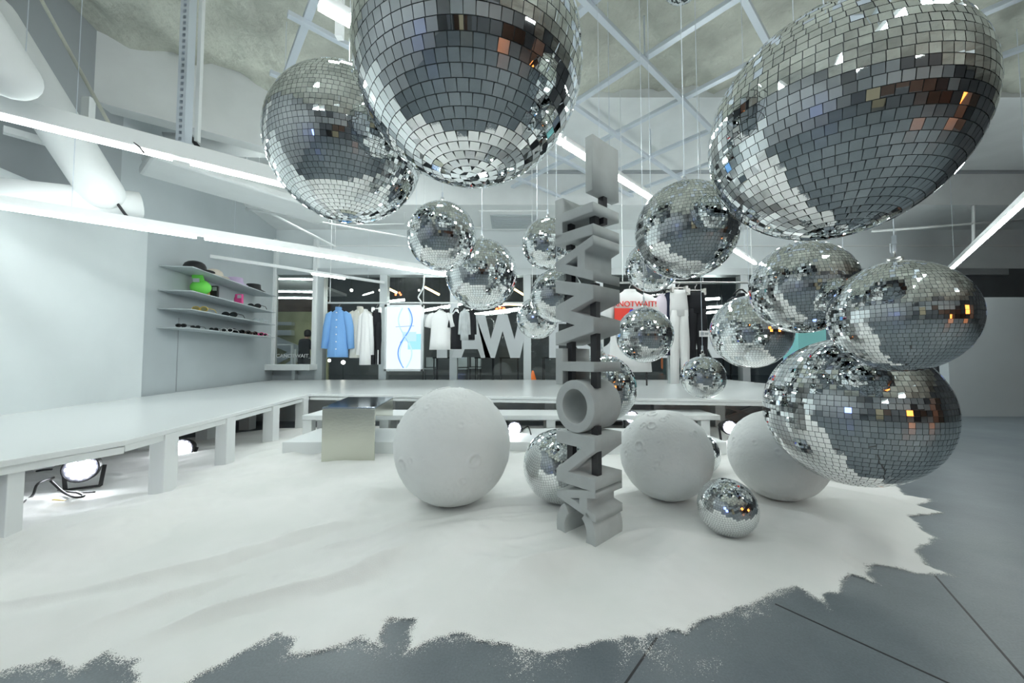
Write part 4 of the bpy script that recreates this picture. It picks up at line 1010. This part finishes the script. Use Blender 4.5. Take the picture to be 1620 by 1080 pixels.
for k, (x, y) in enumerate(((786, 489), (791, 486), (797, 488))): dot(x, y, 14, 'red_dot', ['left', 'middle', 'right'][k]+' of three small red lamps above the window W', .06)
dot(663, 459, 14, 'white_dot', 'white street lamp left of the cord', .04)
# annex seen through the corner window: bright ceiling, olive wall, stairs, person
AY = 13.6
a, b = at(430, 500, AY), at(520, 500, AY)
o = MB(); o.box(a.x-2, b.x+.0, AY, AY+.1, 0, at(470, 493, AY).z); tag(o.build('wall_annex', 'green_wall'), kind='structure')
o = MB(); o.box(a.x-2, b.x, AY-.02, AY+.12, at(470, 493, AY).z, at(470, 474, AY).z); tag(o.build('trim_12', 'brown'), kind='structure')
o = MB(); o.box(a.x-3, b.x+.2, BY+.4, AY+1, at(470, 425, 10.0).z, at(470, 425, 10.0).z+.1); tag(o.build('ceiling', 'white_matte'), kind='structure')
for k, (py, Y) in enumerate(((441, 9.2), (461, 10.2), (471, 11.2))):
    tube_light(at(425, py, Y), at(508, py+1, Y), ['top', 'middle', 'lowest'][k]+' of three level tube lights seen through the corner window', ((0, 1),), wires=True, group='tubes seen through the corner window')
o = MB()
for px in (440, 459, 462, 474): pass
stv = thing('staircase', 'white staircase seen through the corner window', 'stairs', (0, 0, 0))
o = MB(); o.bar(at(436, 540, 13.2), at(475, 556, 13.2), .1, .35); o.bar(at(436, 572, 13.0), at(475, 552, 13.0), .1, .2); o.bar(at(436, 590, 12.9), at(475, 566, 12.9), .1, .16); o.build('stringer', 'alu', stv)
o = MB(); o.box(at(433, 0, 13.1).x, at(474, 0, 13.1).x, 13.1, 13.3, at(450, 514, 13.1).z, at(450, 509, 13.1).z); o.box(at(433, 0, 13.1).x, at(474, 0, 13.1).x, 13.1, 13.3, at(450, 530, 13.1).z, at(450, 522, 13.1).z); o.build('landing', 'alu', stv)
rlg = thing('railing', 'white handrail with posts left of the person', 'railing', (0, 0, 0))
o = MB(); o.bar(at(436, 545, 12.8), at(464, 545, 12.8), .04, .04); o.build('handrail', 'white', rlg)
for px in (462, 467, 495): o = MB(); q = at(px, 545, 12.8); o.box(q.x-.03, q.x+.03, 12.78, 12.84, 0, q.z if px != 467 else q.z-.15); o.build('post', 'white', rlg)
text_mesh('window_lettering', 'CANOTWAIT__', .105, 'white', None, axes((at(467, 565, BY-.04).x, BY-.05, at(468, 565.5, BY-.04).z), (1, 0, 0), (0, 0, 1), (0, -1, 0)), .002)
tag(bpy.data.objects['window_lettering'], 'small white lettering along the bottom of the corner window', 'lettering')

def person(px, Y):
    base = at(px, 545, Y); t0 = Vector((base.x, Y, 0))
    J = {'pel': (0, 0, .93), 'wai': (0, 0, 1.08), 'che': (.0, .02, 1.30), 'nec': (.02, .05, 1.46), 'hd0': (.05, .09, 1.55), 'hd1': (.07, .10, 1.66),
         'shl': (-.17, .02, 1.40), 'ell': (-.22, .04, 1.13), 'hal': (-.05, .24, 1.12), 'shr': (.17, .04, 1.40), 'elr': (.22, .08, 1.14), 'har': (.09, .26, 1.16),
         'hpl': (-.10, 0, .90), 'knl': (-.11, .02, .50), 'anl': (-.11, -.02, .08), 'tol': (-.12, .14, .035), 'hpr': (.10, 0, .90), 'knr': (.11, .03, .50), 'anr': (.12, -.01, .08), 'tor': (.13, .15, .035)}
    E = [('pel', 'wai'), ('wai', 'che'), ('che', 'nec'), ('nec', 'hd0'), ('hd0', 'hd1'), ('che', 'shl'), ('shl', 'ell'), ('ell', 'hal'), ('che', 'shr'), ('shr', 'elr'), ('elr', 'har'),
         ('pel', 'hpl'), ('hpl', 'knl'), ('knl', 'anl'), ('anl', 'tol'), ('pel', 'hpr'), ('hpr', 'knr'), ('knr', 'anr'), ('anr', 'tor')]
    rad = dict(pel=(.15, .11), wai=(.14, .10), che=(.16, .11), nec=(.055, .055), hd0=(.075, .085), hd1=(.07, .085), shl=(.07, .07), ell=(.052, .052), hal=(.03, .03), shr=(.07, .07), elr=(.052, .052), har=(.03, .03),
               hpl=(.10, .10), knl=(.072, .072), anl=(.05, .05), tol=(.04, .035), hpr=(.10, .10), knr=(.072, .072), anr=(.05, .05), tor=(.04, .035))
    ks = list(J); me = bpy.data.meshes.new('person'); 
    v = [Vector(J[k]) for k in ks]; e = [(ks.index(a), ks.index(b)) for a, b in E]
    # fingers and thumbs
    rr = [rad[k] for k in ks]
    for hk, sx in (('hal', 1), ('har', -1)):
        hp = Vector(J[hk]); hi = ks.index(hk)
        for f in range(5):
            if f < 4: p1 = hp+Vector((sx*.02, .05, .025-.016*f)); p2 = p1+Vector((sx*.022, .02-.004*f, .004))
            else: p1 = hp+Vector((-sx*.02, .02, .035)); p2 = p1+Vector((0, .03, .02))
            v += [p1, p2]; e += [(hi, len(v)-2), (len(v)-2, len(v)-1)]; rr += [(.009, .009), (.008, .008)]
    me.from_pydata([tuple(x) for x in v], e, [])
    o = bpy.data.objects.new('person', me); COL.objects.link(o)
    sk = o.modifiers.new('skin', 'SKIN'); 
    for i, d_ in enumerate(me.skin_vertices[0].data): d_.radius = rr[i]
    me.skin_vertices[0].data[0].use_root = True
    sb2 = o.modifiers.new('sub', 'SUBSURF'); sb2.levels = 2; sb2.render_levels = 2
    m2 = bpy.data.meshes.new_from_object(o.evaluated_get(bpy.context.evaluated_depsgraph_get()))
    o.modifiers.clear(); o.data = m2; m2.materials.clear(); m2.materials.append(M['black_cloth']); m2.materials.append(M['skin'])
    for p in m2.polygons:
        p.use_smooth = True; c = p.center
        skin = c.z > 1.47 or (c.y > .13 and c.z > 1.0 and c.z < 1.3)
        p.material_index = 1 if skin else 0
    tag(o, 'person in loose black clothes seen from behind through the corner window, head bent down', 'person')
    h = MB(); n = 24
    h.loft([[(r*math.cos(2*PI*k/n)+.055, r*1.12*math.sin(2*PI*k/n)+.085, z) for k in range(n)] for r, z in ((.085, 1.54), (.10, 1.60), (.105, 1.66), (.095, 1.72), (.06, 1.765), (.01, 1.78))]); h.build('hair', 'hair', o, smooth=True)
    sh = MB(); sh.loft([ell(0, .01, z, rx, ry) for z, rx, ry in ((.86, .21, .15), (1.1, .20, .14), (1.3, .22, .14), (1.40, .20, .12), (1.46, .09, .08))]); sh.build('top', 'black_cloth', o, smooth=True)
    for s_ in (-1, 1): sh = MB(); sh.loft([ell(s_*.11, .01, z, rx, rx) for z, rx in ((.07, .085), (.5, .10), (.9, .115))]); sh.build('trouser_leg', 'black_cloth', o, smooth=True)
    ph = MB(); ph.box(-.015, .055, .29, .30, 1.13, 1.27)
    o.location = t0; o.rotation_euler = (0, 0, -.35)
    return o
person(481, 12.4)
# benches, tables and cone in the street
def bar_table(px, Y, lab, w=.5, h=.85):
    c = at(px, 565, Y); t = thing('high_table', lab, 'table', (c.x, Y, 0), 0, 'dark high tables outside')
    o = MB(); o.box(-w/2, w/2, -.25, .25, h-.03, h); o.build('tabletop', 'black_metal', t)
    for sx in (-1, 1):
        for sy in (-1, 1): o = MB(); o.box(sx*(w/2-.03)-.015, sx*(w/2-.03)+.015, sy*.22-.015, sy*.22+.015, 0, h-.03); o.build('leg', 'black_metal', t)
for px, Y, lab in ((703, 9.6, 'high dark table behind the plain white tee'), (767, 9.9, 'high dark table under the window A'), (806, 9.6, 'high dark table under the window W'), (873, 9.9, 'high dark table right of the orange cone'), (1150, 9.8, 'high dark table outside behind the low right balls')): bar_table(px, Y, lab)
def chair_out(px, Y, lab):
    c = at(px, 590, Y); t = thing('street_chair', lab, 'chair', (c.x, Y, 0), 0, 'pale chairs outside')
    o = MB(); o.box(-.22, .22, -.2, .2, .42, .46); o.build('seat', 'alu', t)
    o = MB(); o.box(-.22, .22, .2, .24, .5, .85); o.build('backrest', 'alu', t)
    for sx in (-1, 1):
        for sy in (-1, 1): o = MB(); o.box(sx*.2-.012, sx*.2+.012, sy*.18-.012, sy*.18+.012, 0, .42 if sy < 0 else .85); o.build('leg', 'black_metal', t)
chair_out(730, 13.5, 'left pale chair outside under the window A'); chair_out(752, 14.2, 'right pale chair outside under the window A'); chair_out(680, 13.5, 'pale chair outside right of the screen')
c = at(843, 598, 9.3); cn = thing('traffic_cone', 'orange traffic cone outside, just right of the window mullion', 'traffic cone', (c.x, 9.3, 0))
zt2 = at(843, 586, 9.3).z
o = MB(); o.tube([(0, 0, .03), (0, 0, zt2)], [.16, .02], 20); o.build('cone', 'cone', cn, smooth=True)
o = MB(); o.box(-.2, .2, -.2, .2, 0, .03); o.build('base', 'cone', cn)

# ------------------------------------------------------------------ hall behind the viewer, seen in the mirrors
def back_box(x0, x1, y0, y1, z0, z1, m, name, lab, cat): o = MB(); o.box(x0, x1, y0, y1, z0, z1); return tag(o.build(name, m), lab, cat)
back_box(-2.1, -.8, -6.2, -5.9, 0, 1.8, 'dark_wall', 'cabinet', 'tall dark cabinet behind the viewer on the left', 'cabinet')
back_box(-.7, .4, -6.2, -6.0, 0, 2.0, 'tan', 'cabinet', 'tan wardrobe behind the viewer', 'cabinet')
back_box(.6, 3.6, -5.6, -5.0, 0, 1.3, 'dark_wall', 'cabinet', 'low dark cabinet behind the viewer', 'cabinet')
back_box(4.3, 4.55, -5.0, -4.8, .3, 2.3, 'orange', 'light_panel', 'orange lit panel behind the viewer on the right', 'light')
back_box(7.3, 7.45, -3.2, -3.0, .3, 2.0, 'orange', 'light_panel', 'smaller orange lit panel at the far right behind the viewer', 'light')
back_box(5.2, 6.4, -5.0, -4.7, 0, 2.0, 'black', 'cabinet', 'black cabinet beside the orange panel', 'cabinet')
back_box(8.5, 9.4, -4.0, -2.0, 0, 2.6, 'brown', 'cabinet', 'brown cabinet at the far right behind the viewer', 'cabinet')
back_box(-2.6, -2.3, -2.6, -2.5, .8, 1.5, 'blue_lamp', 'light_panel', 'blue lit panel at the left behind the viewer', 'light')
